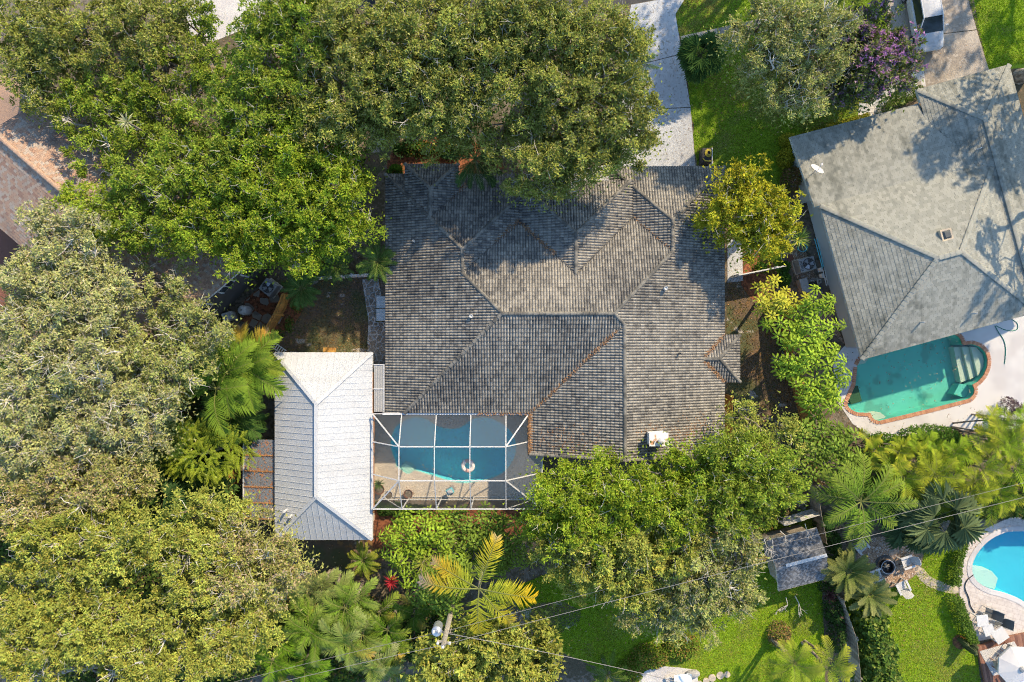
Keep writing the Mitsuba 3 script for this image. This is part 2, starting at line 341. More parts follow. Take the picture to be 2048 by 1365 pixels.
for i in range(int(walk.length / .28)):
    a = np.array(walk.interpolate(i * .28).coords[0]); b = np.array(walk.interpolate(i * .28 + .26).coords[0]); d = unit(b - a); nn = np.array([-d[1], d[0]])
    off = .15 if i % 2 else 0
    for s0, s1 in ((-.75, -.25 + off), (-.24 + off, .26 + off), (.27 + off, .75)):
        part(wk, 'paver', MB().prism(Polygon([a + nn * s0, a + nn * (s1 - .01), b + nn * (s1 - .01), b + nn * s0]), -.03, .03 + rg.random() * .006), 'pale_deck' if rg.random() < .7 else 'drive_concrete')
# decks round the pools
area('pool_deck', None or [(745,826),(1064,826),(1064,900),(1086,900),(1086,1001),(745,1001)], 'beige_deck', .02, cut=POOL)
EDECK = Polygon(PL([(1690,690),(2250,560),(2250,850),(1880,862),(1750,880),(1705,848),(1672,800),(1665,720)])).difference(EPOOL)
struct('white_pool_deck', MB().sheet(EDECK, .02), 'pale_deck')
SDECK = Polygon(PL([(2020,1035),(1975,1055),(1940,1082),(1922,1115),(1917,1150),(1919,1190),(1928,1230),(1945,1285),(2060,1262),(2200,1250),(2200,1030)])).difference(SPOOL)
struct('travertine_deck', MB().sheet(SDECK, .02), 'travertine')
def pool(name, g, depth, shellmat, wz=-.10, steps=None):
    k = thing(name, kind='structure')
    mb = MB(); c = np.array(g.segmentize(.4).exterior.coords)[::-1] if not g.exterior.is_ccw else np.array(g.segmentize(.4).exterior.coords)
    n = len(c)
    v = np.vstack([np.column_stack([c, np.full(n, .018)]), np.column_stack([c, np.full(n, -depth)])]); f = []
    for i in range(n - 1): f += [(i, i + 1, n + i + 1), (i, n + i + 1, n + i)]
    mb.add(v, f); part(k, 'basin', mb, shellmat)
    part(k, 'floor', MB().sheet(g, -depth + .002), shellmat)
    part(k, 'water', MB().sheet(g.buffer(-.004), wz), 'water')
    return k
pk = pool('screened_pool', POOL, 1.3, 'blue_plaster')
part(pk, 'shallow_step', MB().prism(Polygon(zoompts([(375,800),(405,832),(470,862),(505,848),(530,822),(470,780),(420,760)], 730, 790, 5.46)).intersection(POOL.buffer(-.02)), -1.28, -.3), 'aqua_plaster')
part(pk, 'waterline_tiles', MB().prism(POOL.buffer(.0).difference(POOL.buffer(-.03)), -.16, .012), 'aqua_plaster')
ek = pool('east_pool', EPOOL, 1.25, 'teal_plaster')
st = [[(1372,290),(1440,283),(1530,640),(1452,672)], [(1440,283),(1515,283),(1590,600),(1530,640)], [(1515,283),(1575,290),(1640,360),(1655,430),(1650,500),(1590,600)]]
for i, pts in enumerate(st):
    part(ek, 'step', MB().prism(Polygon(ez(pts)).buffer(-.012).intersection(EPOOL.buffer(-.03)), -1.23, -.68 + .2 * i), 'step_plaster')
part(ek, 'corner_seat', MB().prism(Polygon(ez([(1360,790),(1420,680),(1500,690),(1525,740),(1510,790),(1470,830)])).intersection(EPOOL.buffer(-.02)), -1.23, -.5), 'teal_plaster')
part(ek, 'corner_seat', MB().prism(Polygon(ez([(440,1000),(560,985),(620,1030),(600,1050),(520,1068),(470,1055)])).intersection(EPOOL.buffer(-.02)), -1.23, -.35), 'step_plaster')
part(ek, 'corner_seat', MB().prism(Polygon(ez([(290,485),(400,462),(435,400),(350,400),(310,430)])).intersection(EPOOL.buffer(-.02)), -1.23, -.35), 'step_plaster')
mb = MB().prism(Polygon(ez([(150,730),(300,698),(342,860),(232,895)])), -.95, -.06); mb.add(*lathe([(0, -.05), (.05, -.05), (.05, -.07)], 8)[:1] + (lathe([(0, -.05), (.05, -.05), (.05, -.07)], 8)[1],)) if False else None
part(ek, 'spa_bench', mb, 'green_liner', label='dark green sunken square at the west end')
# brick coping round the east pool: single bricks too small to pick apart, real pieces in one part
mb = MB(); ring = EPOOL.buffer(.02).exterior; L = ring.length; rg = np.random.default_rng(9)
for i in range(int(L / .125)):
    a = np.array(ring.interpolate(i * .125).coords[0]); b = np.array(ring.interpolate(i * .125 + .112).coords[0]); d = unit(b - a)
    nn = np.array([d[1], -d[0]])
    if EPOOL.contains(Point(*(a + nn * .1))): nn = -nn
    q = [a - nn * .03, b - nn * .03, b + nn * .2, a + nn * .2]; z = .06 + rg.random() * .006; r = rg.random()
    v = [(x, y, zz) for zz in (-.02, z) for x, y in q]; f = [(4,5,6),(4,6,7)] + [t for i_ in range(4) for t in ((i_, (i_+1)%4, 4+(i_+1)%4), (i_, 4+(i_+1)%4, 4+i_))]
    mb.add(v, f, uv=np.tile([r, 0], (8, 1)))
part(ek, 'brick_coping', mb, 'brick', kind='stuff')
sk = pool('azure_pool', SPOOL, 1.3, 'azure_plaster')
part(sk, 'tanning_ledge', MB().prism(Polygon(PL([(1943,1128),(1960,1142),(1990,1146),(2002,1160),(1996,1182),(1970,1176),(1948,1160),(1940,1140)])).intersection(SPOOL.buffer(-.02)), -1.28, -.3), 'aqua_plaster')
part(sk, 'coping', MB().prism(SPOOL.buffer(.3).difference(SPOOL.buffer(-.02)), .0, .05), 'pale_deck')
# flagstones
def flags(name, g, n, seed, m='flagstone', gap=.035, z=.035, base='mid_grey', keep=None, stone='flagstone'):
    rg = np.random.default_rng(seed); k = thing(name, kind='structure')
    x0, y0, x1, y1 = g.bounds; pts = []
    while len(pts) < n:
        q = rg.random(2) * [x1 - x0, y1 - y0] + [x0, y0]
        if g.buffer(.1).contains(Point(*q)) and all(np.hypot(*(q - r)) > .7 * math.sqrt(g.area / n) for r in pts[-400:]): pts.append(q)
        elif rg.random() < .002: n -= 1
    part(k, 'bedding', MB().sheet(g, .012), base)
    for c in shapely.voronoi_polygons(shapely.MultiPoint(pts)).geoms:
        c = c.intersection(g).buffer(-gap - .05 * rg.random() ** 3, join_style='mitre').buffer(-.03).buffer(.03)
        if keep and rg.random() > keep: continue
        for q in polys(c):
            if q.area < .015: continue
            mb = MB().prism(q, 0.0, z + rg.random() * .012); mb.u = [np.tile([rg.random(), 0], (mb.n, 1))]
            part(k, stone, mb, m)
    return k
flags('flagstone_path', Polygon(PL([(724,560),(757,558),(764,600),(751,598),(751,645),(786,645),(786,732),(742,732),(735,690),(737,640)])), 72, 3, base='dull_white', gap=.03)
flags('gravel_circle', Polygon(chaikin(PL([(1740,1075),(1790,1072),(1822,1092),(1835,1125),(1838,1148),(1800,1172),(1775,1178),(1735,1160),(1712,1125),(1718,1095)]), 2)), 26, 4, gap=.12, base='gravel', keep=.2, stone='stepping_stone')
flags('stepping_path', Polygon(chaikin(PL([(1826,1134),(1842,1132),(1862,1156),(1895,1168),(1917,1172),(1917,1190),(1885,1184),(1856,1174),(1836,1158)]), 1)), 26, 7, gap=.05, base='tan_concrete', keep=.75, stone='stepping_stone')
flags('stone_court', Polygon(PL([(490,600),(540,560),(590,590),(560,650),(520,665),(480,640)])), 26, 8, base='red_mulch', keep=.7)
k = thing('stone_row', kind='structure')
for x, y, r in [(1412,1362,5),(1424,1356,6),(1440,1351,6),(1454,1349,5),(1399,1368,5)]:
    part(k, 'stepping_stone', MB().prism(wobble(Point(*P(x, y)[:2]).buffer(r * 1.25 / 31.1), .03, x), 0, .05), 'tan_concrete')

# ------------------------------------------------------------------ roofs as envelopes of sloping planes
def half(a, b, c, R=120):
    """the half plane a x + b y + c <= 0 as a big polygon"""
    n = np.array([a, b]); L = np.linalg.norm(n)
    if L < 1e-9: return box(-R, -R, R, R) if c <= 1e-9 else Polygon()
    n = n / L; o = -n * c / L; t = np.array([-n[1], n[0]])
    return Polygon([o + t * R, o - t * R, o - t * R - n * R, o + t * R - n * R])
def clip(g, pl, q): return g.intersection(half(pl[0] - q[0], pl[1] - q[1], pl[2] - q[2]))
def eave(side, at, z, p):
    return {'w': (p, 0, z - p * at), 'e': (-p, 0, z + p * at), 's': (0, p, z - p * at), 'n': (0, -p, z + p * at)}[side]
def envelope(wings):
    out = []
    for k, (foot, planes) in enumerate(wings):
        for j, pj in enumerate(planes):
            g = foot
            for i, pi in enumerate(planes):
                if i != j: g = clip(g, pj, pi)
            for m, (f2, p2) in enumerate(wings):
                if m != k:
                    d = f2
                    for pi in p2: d = clip(d, (pj[0], pj[1], pj[2] + (1e-6 if m < k else -1e-6)), pi)
                    g = g.difference(d)
            if not g.is_empty: out.append((k, j, pj, g))
    same = {}
    for k, j, pl, g in out: same.setdefault(tuple(np.round(pl, 4)), []).append((k, j, pl, g))
    out = []
    for gs in same.values():
        u = unary_union([x[3].buffer(.004, join_style='mitre') for x in gs]).buffer(-.012, join_style='mitre').buffer(.008, join_style='mitre')
        out += [(*gs[0][:3], q) for q in polys(u) if q.area > .02]
    return out
def zat(pl): return lambda xy: pl[0] * np.asarray(xy)[:, 0] + pl[1] * np.asarray(xy)[:, 1] + pl[2]
class Frame:
    def __init__(s, o=(0, 0), a=0.0): s.o, s.a = np.array(o, float), a
    def w(s, v):
        v = rotz(v, s.a); v[:, :2] += s.o; return v
def tile_field(mb, fr, poly, pl, du, dv, prof, lift, rng, stagger=0.0, tone=(0, 1)):
    """courses of single tiles over one roof plane, cut to its outline"""
    g = np.array([pl[0], pl[1]]); s = np.linalg.norm(g); up = g / s; ue = np.array([up[1], -up[0]])
    c = np.array(poly.exterior.coords); U, V = c @ ue, c @ up
    i0, i1 = int(np.floor(U.min() / du)) - 1, int(np.ceil(U.max() / du)) + 1
    v0 = V.min(); rows = int(np.ceil((V.max() - v0) / dv))
    I, J = np.meshgrid(np.arange(i0, i1), np.arange(rows)); I, J = I.ravel(), J.ravel()
    u = (I + stagger * (J % 2)) * du; v = v0 + J * dv
    cen = (u + du / 2)[:, None] * ue + (v + dv / 2)[:, None] * up
    near = shapely.contains_xy(poly.buffer(.72 * max(du, dv)), cen[:, 0], cen[:, 1]); u, v, J = u[near], v[near], J[near]
    pr = np.asarray(prof); k = len(pr); n = len(u)
    uu = u[:, None] + du * pr[None, :, 0]
    jit = rng.normal(0, .004, n)[:, None]
    rows_ = [(v - .015, pr[:, 1] * 0 + .0), (v - .015, pr[:, 1] + lift), (v + dv, pr[:, 1] * .85)]
    pts, offs = [], []
    for vv, off in rows_:
        pts.append(uu[..., None] * ue + (vv[:, None] + 0 * uu)[..., None] * up); offs.append(np.broadcast_to(off, (n, k)) + jit * (off.max() > 0))
    X = np.stack(pts, 1); O = np.stack(offs, 1)
    ins = shapely.contains_xy(poly, X[..., 0], X[..., 1])
    ok = ins.reshape(n, -1).any(1); X, O, ins = X[ok], O[ok], ins[ok]; n = len(X)
    flat = X.reshape(-1, 2); bad = ~ins.ravel()
    if bad.any():
        b = poly.exterior; p = shapely.points(flat[bad]); flat[bad] = shapely.get_coordinates(shapely.line_interpolate_point(b, shapely.line_locate_point(b, p)))
    z = flat @ g + pl[2] + O.reshape(-1)
    vv = fr.w(np.column_stack([flat, z]))
    base = np.arange(n)[:, None, None] * 3 * k; r = np.arange(2)[None, :, None] * k; q = np.arange(k - 1)[None, None]
    A = base + r + q; f = np.concatenate([np.stack([A, A + 1, A + k + 1], -1).reshape(-1, 3), np.stack([A, A + k + 1, A + k], -1).reshape(-1, 3)])
    rnd = tone[0] + (tone[1] - tone[0]) * rng.random(n)
    uv = np.stack([np.repeat(rnd, 3 * k), np.tile(np.repeat([0, .0, 1.], k), n)], -1)
    mb.add(vv, f, uv=uv)
def deck_and_skirt(key, fr, regs, m, skirt_m, drop=.22):
    mb = MB()
    for _, _, pl, g in regs:
        t = MB().sheet(g, zat((pl[0], pl[1], pl[2] - .012)))
        if t.v: v, f = t.vf(); mb.add(fr.w(v), f)
    mb2 = MB()
    tot = unary_union([g.buffer(.004) for *_, g in regs])
    for o in polys(tot):
        for rg_ in [o.exterior, *o.interiors]:
            c = np.array(rg_.segmentize(.6).coords)
            zz = []
            for x, y in c:
                best = min(regs, key=lambda r: r[3].distance(Point(x, y))); zz.append(best[2][0] * x + best[2][1] * y + best[2][2])
            zz = np.array(zz); n = len(c)
            v = fr.w(np.vstack([np.column_stack([c, zz + .02]), np.column_stack([c, zz - drop])]))
            mb2.add(v, [t for i in range(n - 1) for t in ((i, i + 1, n + i + 1), (i, n + i + 1, n + i))])
    k = numfast(key + '__roof'); mb.build(k, m)
    part(k, 'fascia', mb2, skirt_m)
    return k
def convex_edges(regs, same=True):
    out = []
    for i in range(len(regs)):
        for j in range(i):
            a, b = regs[i], regs[j]
            l = a[3].buffer(.02).intersection(b[3].exterior)
            if l.is_empty or a[2] == b[2]: continue
            ls = [x for x in getattr(l, 'geoms', [l]) if x.geom_type == 'LineString']
            if len(ls) > 1: l = shapely.line_merge(shapely.MultiLineString(ls)); ls = list(getattr(l, 'geoms', [l]))
            for x in ls:
                cs = np.array(x.simplify(.06).coords)
                for p, q in zip(cs[:-1], cs[1:]):
                    d = q - p
                    if np.hypot(*d) < .3: continue
                    nn = np.array([-d[1], d[0]]) / np.hypot(*d); t = (p + q) / 2 + nn * .1
                    mine, oth = (a, b) if a[3].distance(Point(*t)) < b[3].distance(Point(*t)) else (b, a)
                    zz = lambda r, s: r[2][0] * s[0] + r[2][1] * s[1] + r[2][2]
                    if abs(zz(a, (p + q) / 2) - zz(b, (p + q) / 2)) < .06: out.append((p, q, zz(a, p), zz(a, q), zz(mine, t) < zz(oth, t) - 1e-4))
    return out
def cap_tiles(key, name, fr, edges, m, L=.34, R=.115, flat=False):
    cnt = 0
    for p, q, zp, zq, conv in edges:
        if not conv: continue
        if zp > zq: p, q, zp, zq = q, p, zq, zp
        A, B = fr.w(np.array([[*p, zp], [*q, zq]])); d = B - A; D = np.linalg.norm(d); d /= D; n = max(1, round(D / L)); st = D / n
        side = unit(np.cross(d, [0, 0, 1])); upv = np.cross(side, d)
        a = np.linspace(-.1, math.pi + .1, 7)
        for i in range(n):
            o = A + d * st * i; r0, r1 = R, R * .82; e = st * 1.12
            prof = np.stack([np.cos(a), np.sin(a) * (.28 if flat else .8)], -1)
            v = np.vstack([o + upv * (.035 if not flat else .012) + prof[:, :1] * side * r + prof[:, 1:] * upv * r * (1) for o, r in ((o + upv * .012, r0), (o + d * e, r1))])
            f = [t for k in range(6) for t in ((k, k + 1, 8 + k), (k, 8 + k, 7 + k))] + [(0, k + 1, k) for k in range(1, 6)]
            mb = MB().add(v, f); part(key, name, mb, m, smooth=False if flat else 50); cnt += 1
    return cnt
def walls(key, fr, g, z, m, name='wall', inset=.5):
    mb = MB()
    for q in polys(g.buffer(-inset, join_style='mitre')):
        t = MB().prism(q, -.05, z)
        if t.v: v, f = t.vf(); mb.add(fr.w(v), f)
    return part(key, name, mb, m)
BARREL = [(0, 0), (.24, 0), (.33, .058), (.61, .088), (.89, .058), (1, 0)]
FLATT = [(.015, 0), (.985, 0)]

# --- the tile-roofed house
ZE, PT = 2.9, .42
def hip(x0, x1, y0, y1, z=ZE, p=PT, sides='wesn'): return [eave(s, {'w': x0, 'e': x1, 's': y0, 'n': y1}[s], z, p) for s in sides]
W0 = Frame()
tw = [(box(-7.61, -4.27, 1.07, 8.63).union(box(1.07, -6.75, 12.78, 8.63)).intersection(box(-7.61, -4.27, 12.78, 8.63)), hip(-7.61, 12.78, -5.53, 8.63)),
      (box(1.07, -6.75, 12.78, 1.0), hip(-.10, 12.78, 0, 0, sides='we')),
      (box(5.86, 4.0, 12.78, 10.5), hip(5.86, 12.78, 0, 10.5, sides='wen')),
      (box(-.57, 2.5, 7.4, 9.5), hip(-1.12, 8.46, 0, 10.98, sides='wen')),
      (box(-7.61, 2.5, .45, 10.05), hip(-7.61, 1.93, 0, 10.05, sides='wen')),
      (box(-6.36, 6.5, -3.16, 10.52), hip(-7.57, -1.95, 0, 11.76, sides='wen')),
      (box(10.5, -2.49, 13.7, .39), hip(0, 13.7, -2.49, .39, sides='esn'))]
th = thing('tile_house', 'large house in the middle with a weathered grey ribbed tile roof', 'house')
tregs = envelope(tw)
rk = deck_and_skirt(th, W0, tregs, 'dark_grey', 'dull_white')
mb = MB(); rg = np.random.default_rng(1)
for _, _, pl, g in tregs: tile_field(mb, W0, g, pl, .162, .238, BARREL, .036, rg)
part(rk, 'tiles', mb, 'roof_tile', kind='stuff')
edges_t = convex_edges(tregs)
nt = cap_tiles(rk, 'ridge_tile', W0, edges_t, 'ridge_tile')
# cloaked verge tiles along the south gable
cap_tiles(rk, 'verge_tile', W0, [(np.array([1.07, -6.72]), np.array([6.34, -6.72]), 3.42, 5.62, True), (np.array([12.78, -6.72]), np.array([6.34, -6.72]), 2.92, 5.62, True)], 'ridge_tile')
walls(th, W0, unary_union([g for *_, g in tregs]), 2.75, 'stucco')
part(th, 'gutter', MB().bar((-7.7, -4.33, 3.36), (1.0, -4.33, 3.36), .13, .1), 'white_paint')
part(th, 'gutter', MB().bar((1.0, -4.3, 3.3), (1.0, -6.8, 3.3), .14, .1), 'rust')
# chimney: white box with a rusty cap and a round cowl
cx, cy, cz = P(1317, 879, 5.9); ck = numfast(th + '__chimney')
MB().box((cx, cy, 5.1), (1.0, .66, 1.75)).build(ck, 'dull_white')
part(ck, 'cap', MB().box((cx, cy, 6.0), (1.08, .74, .07)), 'rusty_white')
v, f = lathe([(.12, 5.95), (.12, 6.16), (.19, 6.17), (.2, 6.24), (.12, 6.31), (0, 6.33)], 16); part(ck, 'cowl', MB().add(v + [cx + .12, cy - .06, 0], f), 'white_paint', smooth=40)
for (x, y, z, hh, r) in [(828,483,3.9,.35,.055),(943,633,5.0,.4,.11),(1329,578,4.6,.45,.11),(1359,707,4.35,.2,.05),(946,620,5.1,.18,.035)]:
    q = P(x, y, z); v, f = lathe([(r, -.2), (r, hh), (r * .8, hh), (r * .8, hh - .06), (0, hh - .06)], 10)
    part(th, 'vent_pipe', MB().add(v + q, f), 'dull_white' if r > .05 else 'dark_grey', smooth=40)
# fallen leaves gathered in the valleys and the gutter: uncountable
rg = np.random.default_rng(12); mb = MB()
def scatter_leaves(mb, pts, rng, L=.1, pal=((.27, .14, .06), (.34, .20, .10), (.20, .11, .065))):
    n = len(pts); a = rng.random(n) * 2 * np.pi; d = np.stack([np.cos(a), np.sin(a), rng.normal(0, .3, n)], -1) * L * (.6 + .8 * rng.random(n))[:, None]
    s = np.stack([-np.sin(a), np.cos(a), rng.normal(0, .3, n)], -1) * L * .32
    v = np.stack([pts - s, pts + s, pts + d], 1).reshape(-1, 3); col = np.array(pal)[rng.integers(0, len(pal), n)] * (.7 + .6 * rng.random((n, 1)))
    mb.add(v, np.arange(3 * n).reshape(-1, 3), np.repeat(col, 3, 0))
def along(a, b, n, w, rng, lift=.06):
    a, b = np.array(a, float), np.array(b, float); t = rng.random(n)[:, None]; q = a + (b - a) * t + np.column_stack([rng.normal(0, w, (n, 2)), np.zeros(n)]); q[:, 2] += lift + .03 * rng.random(n); return q
for a, b, n, w in [((1.07,-4.27,3.42),(5.9,.6,5.5),420,.06),((1.12,-4.2,3.42),(1.12,-6.7,3.42),1100,.06),((-2,-4.3,3.42),(1,-4.3,3.42),160,.05),
                   ((-6.0,9.0,3.2),(-5.2,8.0,3.7),260,.1),((-4.4,7.6,3.8),(-2.8,9.2,3.25),300,.12),((-1.2,5.6,4.15),(.35,7.1,3.55),380,.11),((.45,7.05,3.6),(2.6,4.9,4.5),200,.08),((11.4,-.9,3.5),(12.7,.3,2.95),160,.06),((11.4,-1.2,3.5),(12.7,-2.4,2.95),200,.06),((7.15,7.4,3.45),(9.2,5.4,4.3),60,.05)]:
    scatter_leaves(mb, along(a, b, n, w, rg), rg)
for cx_, cy_, n, w in [(3.0,-5.9,420,.9),(10.8,-5.5,500,1.0),(7.9,-5.2,120,.5),(5,-6.2,120,.6)]:
    q = np.column_stack([rg.normal(cx_, w, n), rg.normal(cy_, w * .6, n)]); ok = (q[:, 0] > 1.1) & (q[:, 0] < 12.7) & (q[:, 1] > -6.7); q = q[ok]
    scatter_leaves(mb, np.column_stack([q, 5.6 - PT * abs(q[:, 0] - 6.34) + .07]), rg)
single('fallen_leaves', mb, 'orange_leaf', 'drifts of fallen orange leaves in the tile roof valleys', 'leaves', kind='stuff')

# --- the white metal-roofed pool house
mh = thing('pool_house', 'long pool house with a white standing seam metal hip roof', 'pool house')
x0, x1, y1, y0 = -14.26, -8.39, -.68, -11.96
mregs = envelope([(box(x0, y0, x1, y1), hip(x0, x1, y0, y1, 2.9, .535))])
mrk = deck_and_skirt(mh, W0, mregs, 'white_metal', 'dull_white', .18)
for _, _, pl, g in mregs:
    gr = np.array(pl[:2]); up = unit(gr); ue = np.array([up[1], -up[0]]); c = np.array(g.exterior.coords) @ ue
    n = round((c.max() - c.min()) / .36); st = (c.max() - c.min()) / n
    for i in range(n):
        a, b = c.min() + i * st, c.min() + (i + 1) * st
        o = up * 0; strip = Polygon([ue * a - up * 60, ue * b - up * 60, ue * b + up * 60, ue * a + up * 60]).intersection(g)
        mb = MB().sheet(strip, zat((pl[0], pl[1], pl[2] + .015)))
        ln = LineString([ue * (a + .012) - up * 60, ue * (a + .012) + up * 60]).intersection(g)
        if not ln.is_empty and ln.geom_type == 'LineString' and ln.length > .05:
            p, q = np.array(ln.coords); zz = lambda s: gr @ s + pl[2] + .04
            mb.bar([*p, zz(p) - .02], [*q, zz(q) - .02], .022, .036)
        part(mrk, 'panel', mb, 'white_metal')
for p, q, zp, zq, conv in convex_edges(mregs):
    A, B = np.array([*p, zp + .06]), np.array([*q, zq + .06]); part(mrk, 'ridge_cap', MB().bar(A, B, .2, .035), 'white_metal')
for x, y, z in [(572,1021,3.5),(583,1031,3.55)]:
    v, f = lathe([(.07, -.3), (.07, .3), (.09, .31), (.09, .36), (0, .37)], 10); part(mh, 'vent_pipe', MB().add(v + P(x, y, z), f), 'white_paint', smooth=40)
walls(mh, W0, box(x0, y0, x1, y1), 2.7, 'stucco', inset=.45)
part(mh, 'gutter', MB().bar((x1 + .05, y1 - 1.2, 2.84), (x1 + .05, y0 + 1.6, 2.84), .1, .1), 'rust')
# lean-to along its west side
lt = thing('lean_to', 'slate blue lean-to roof scattered with rusty leaves, on the west side of the pool house', 'shelter')
gx0, gx1 = -16.35, -14.3
for i in range(5):
    ya, yb = -6.0 - i * .965, -6.0 - (i + 1) * .965
    part(lt, 'roof_panel', MB().add([(gx0, ya, 2.25), (gx1, ya, 2.6), (gx1, yb + .03, 2.6), (gx0, yb + .03, 2.25), (gx0, ya, 2.2), (gx1, ya, 2.55), (gx1, yb + .03, 2.55), (gx0, yb + .03, 2.2)], [(0,2,1),(0,3,2),(4,5,6),(4,6,7),(0,1,5),(0,5,4),(3,7,6),(3,6,2)]), 'slate_panel')
    part(lt, 'batten', MB().bar((gx0, yb + .015, 2.275), (gx1, yb + .015, 2.625), .06, .05), 'rust')
part(lt, 'gutter', MB().bar((gx0 - .05, -6, 2.2), (gx0 - .05, -10.8, 2.2), .09, .09), 'dull_white')
for y in (-6.1, -8.4, -10.7): part(lt, 'post', MB().bar((gx0 + .05, y, 0), (gx0 + .05, y, 2.2), .1), 'grey_wood')
mb = MB(); n = 900; q = np.column_stack([gx0 + (gx1 - gx0) * rg.random(n), -6 - 4.8 * rg.random(n)]); q[:450, 1] = -6 - .965 * rg.integers(1, 6, 450) + rg.normal(.03, .04, 450)
scatter_leaves(mb, np.column_stack([q, 2.27 + (q[:, 0] - gx0) * .171 + .04]), rg, .06); part(lt, 'fallen_leaves', mb, 'orange_leaf', kind='stuff')
# translucent covered passage between the houses
cp = thing('passage_roof', 'narrow corrugated roof with white frame between pool house and tile house', 'shelter')
for ya, yb in ((-1.45, -2.85), (-2.9, -4.25)):
    mb = MB(); xs = np.linspace(-8.28, -7.66, 25); zz = 3.0 + .012 * np.sin(np.arange(25) * np.pi / 2)
    v = np.vstack([np.column_stack([xs, np.full(25, ya), zz]), np.column_stack([xs, np.full(25, yb), zz])]); mb.add(v, [t for i in range(24) for t in ((i, 25 + i, 26 + i), (i, 26 + i, i + 1))])
    part(cp, 'panel', mb, 'mid_grey')
for a, b in [((-8.3,-1.42,3.02),(-7.66,-1.42,3.02)),((-8.3,-2.87,3.02),(-7.66,-2.87,3.02)),((-7.68,-1.4,3.02),(-7.68,-4.25,3.02))]: part(cp, 'frame', MB().bar(a, b, .06), 'white_paint')
part(cp, 'post', MB().bar((-8.2, -1.5, 0), (-8.2, -1.5, 3), .08), 'white_paint')
# small white shed-like cover against the west wall
sc = thing('wall_cover', 'small white corrugated cover against the west wall above the flagstone path', 'cover')
for a, b in ((593, 616), (618, 642)):
    A, B = P(752, a, 1.6), P(778, b, 1.6); mb = MB(); ys = np.linspace(A[1], B[1], 15); zz = .012 * np.sin(np.arange(15) * np.pi / 2)
    v = np.vstack([np.column_stack([np.full(15, A[0]), ys, 1.5 + zz]), np.column_stack([np.full(15, B[0]), ys, 1.72 + zz])]); mb.add(v, [t for i in range(14) for t in ((i, i + 1, 16 + i), (i, 16 + i, 15 + i))]); part(sc, 'panel', mb, 'white_paint')
for y in (595, 641): q = P(754, y, 1.4); part(sc, 'post', MB().bar((q[0] + .05, q[1], 0), (q[0] + .05, q[1], 1.5), .06), 'dull_white')

# --- east house with grey shingles
EO, EA = P(1724, 720, 3.0)[:2], math.radians(15.2)
EF = Frame(EO, EA); p4 = .42
eh = thing('shingle_house', 'large house at the right edge with a pale grey shingle hip roof', 'house')
shed_pl = [(0, -.155, 3.0 + .155 * 9.6)]
ew = [(box(0, 0, 10.9, 9.6), hip(0, 10.9, 0, 9.6, 3.0, p4)), (Polygon([(-.35, 9.6), (9.75, 9.6), (9.28, 13.1), (8.1, 14.05), (-.35, 14.15)]), shed_pl),
      (box(7.78, .8, 13.6, 14.9), [eave('w', 7.78, 2.45, .3), eave('e', 13.6, 2.45, .3), eave('n', 14.9, 2.45, .3)])]
eregs = envelope(ew)
erk = deck_and_skirt(eh, EF, eregs, 'dark_grey', 'blue_siding', .2)
mb = MB(); rg = np.random.default_rng(2)
for _, _, pl, g in eregs: tile_field(mb, EF, g, pl, .24, .2, FLATT, .016, rg, stagger=.5)
part(erk, 'shingles', mb, 'grey_shingle', kind='stuff')
cap_tiles(erk, 'ridge_shingle', EF, convex_edges(eregs), 'grey_shingle', L=.3, R=.16, flat=True)
eu = unary_union([g for *_, g in eregs]); walls(eh, EF, eu, 2.2, 'blue_siding', inset=.62)
mb = MB()                                                   # lapped siding boards of the west and south walls
for i in range(14):
    z = .15 + i * .16
    for a, b in [((.6, .6), (.6, 13.5)), ((.6, .6), (10, .6))]:
        A, B = EF.w(np.array([[*a, z], [*b, z]])); d = unit(B - A); nn = np.array([-d[1], d[0], 0]) if a[0] == b[0] else np.array([d[1], -d[0], 0])
        mb.add([A + nn * .035, B + nn * .035, B + nn * .006 + [0, 0, .165], A + nn * .006 + [0, 0, .165], A, B], [(0,1,2),(0,2,3),(4,1,0),(4,5,1)])
part(eh, 'siding', mb, 'blue_siding', kind='stuff')
sx, sy, sz = P(1892, 470, 4.6); k = numfast(eh + '__skylight')
MB().box((sx, sy, sz - .08), (.66, .66, .34), EA).build(k, 'tan_concrete'); v = trimesh.creation.box((.5, .5, .1)); v.vertices[v.vertices[:, 2] > 0, :2] *= .6
part(k, 'dome', MB().add(rotz(v.vertices, EA) + [sx, sy, sz + .13], v.faces), 'dark_grey')
for x, y, z in [(1838,645,3.4),(1942,628,3.35)]:
    v, f = lathe([(.05, -.2), (.05, .55), (.035, .56), (.035, .5), (0, .5)], 10); k = part(eh, 'vent_pipe', MB().add(v + P(x, y, z), f), 'dull_white', smooth=40)
v, f = lathe([(.04, -.2), (.04, .5), (0, .5)], 8); part(eh, 'vent_pipe', MB().add(v + P(1952, 300, 3.0), f), 'dull_white')
# leaning blue and white pool poles on hooks along the west wall
for i, (a, b, m) in enumerate([((1634,478),(1650,537),'cyan_plastic'),((1639,478),(1652,534),'cyan_plastic'),((1650,538),(1658,572),'dull_white'),((1654,536),(1661,571),'dull_white')]):
    A, B = P(*a, 1.6), P(*b, 1.6); n_ = np.array([-.15, 0, 0]); 
    single('pool_pole', MB().tube([A + n_, B + n_], .025, 6), m, ['long cyan pool pole on the shingle house wall', 'second cyan pool pole on the shingle house wall, nearer the roof', 'white pool pole below the cyan ones on the siding wall', 'white pool pole nearest the roof edge on the siding wall'][i], 'pole')

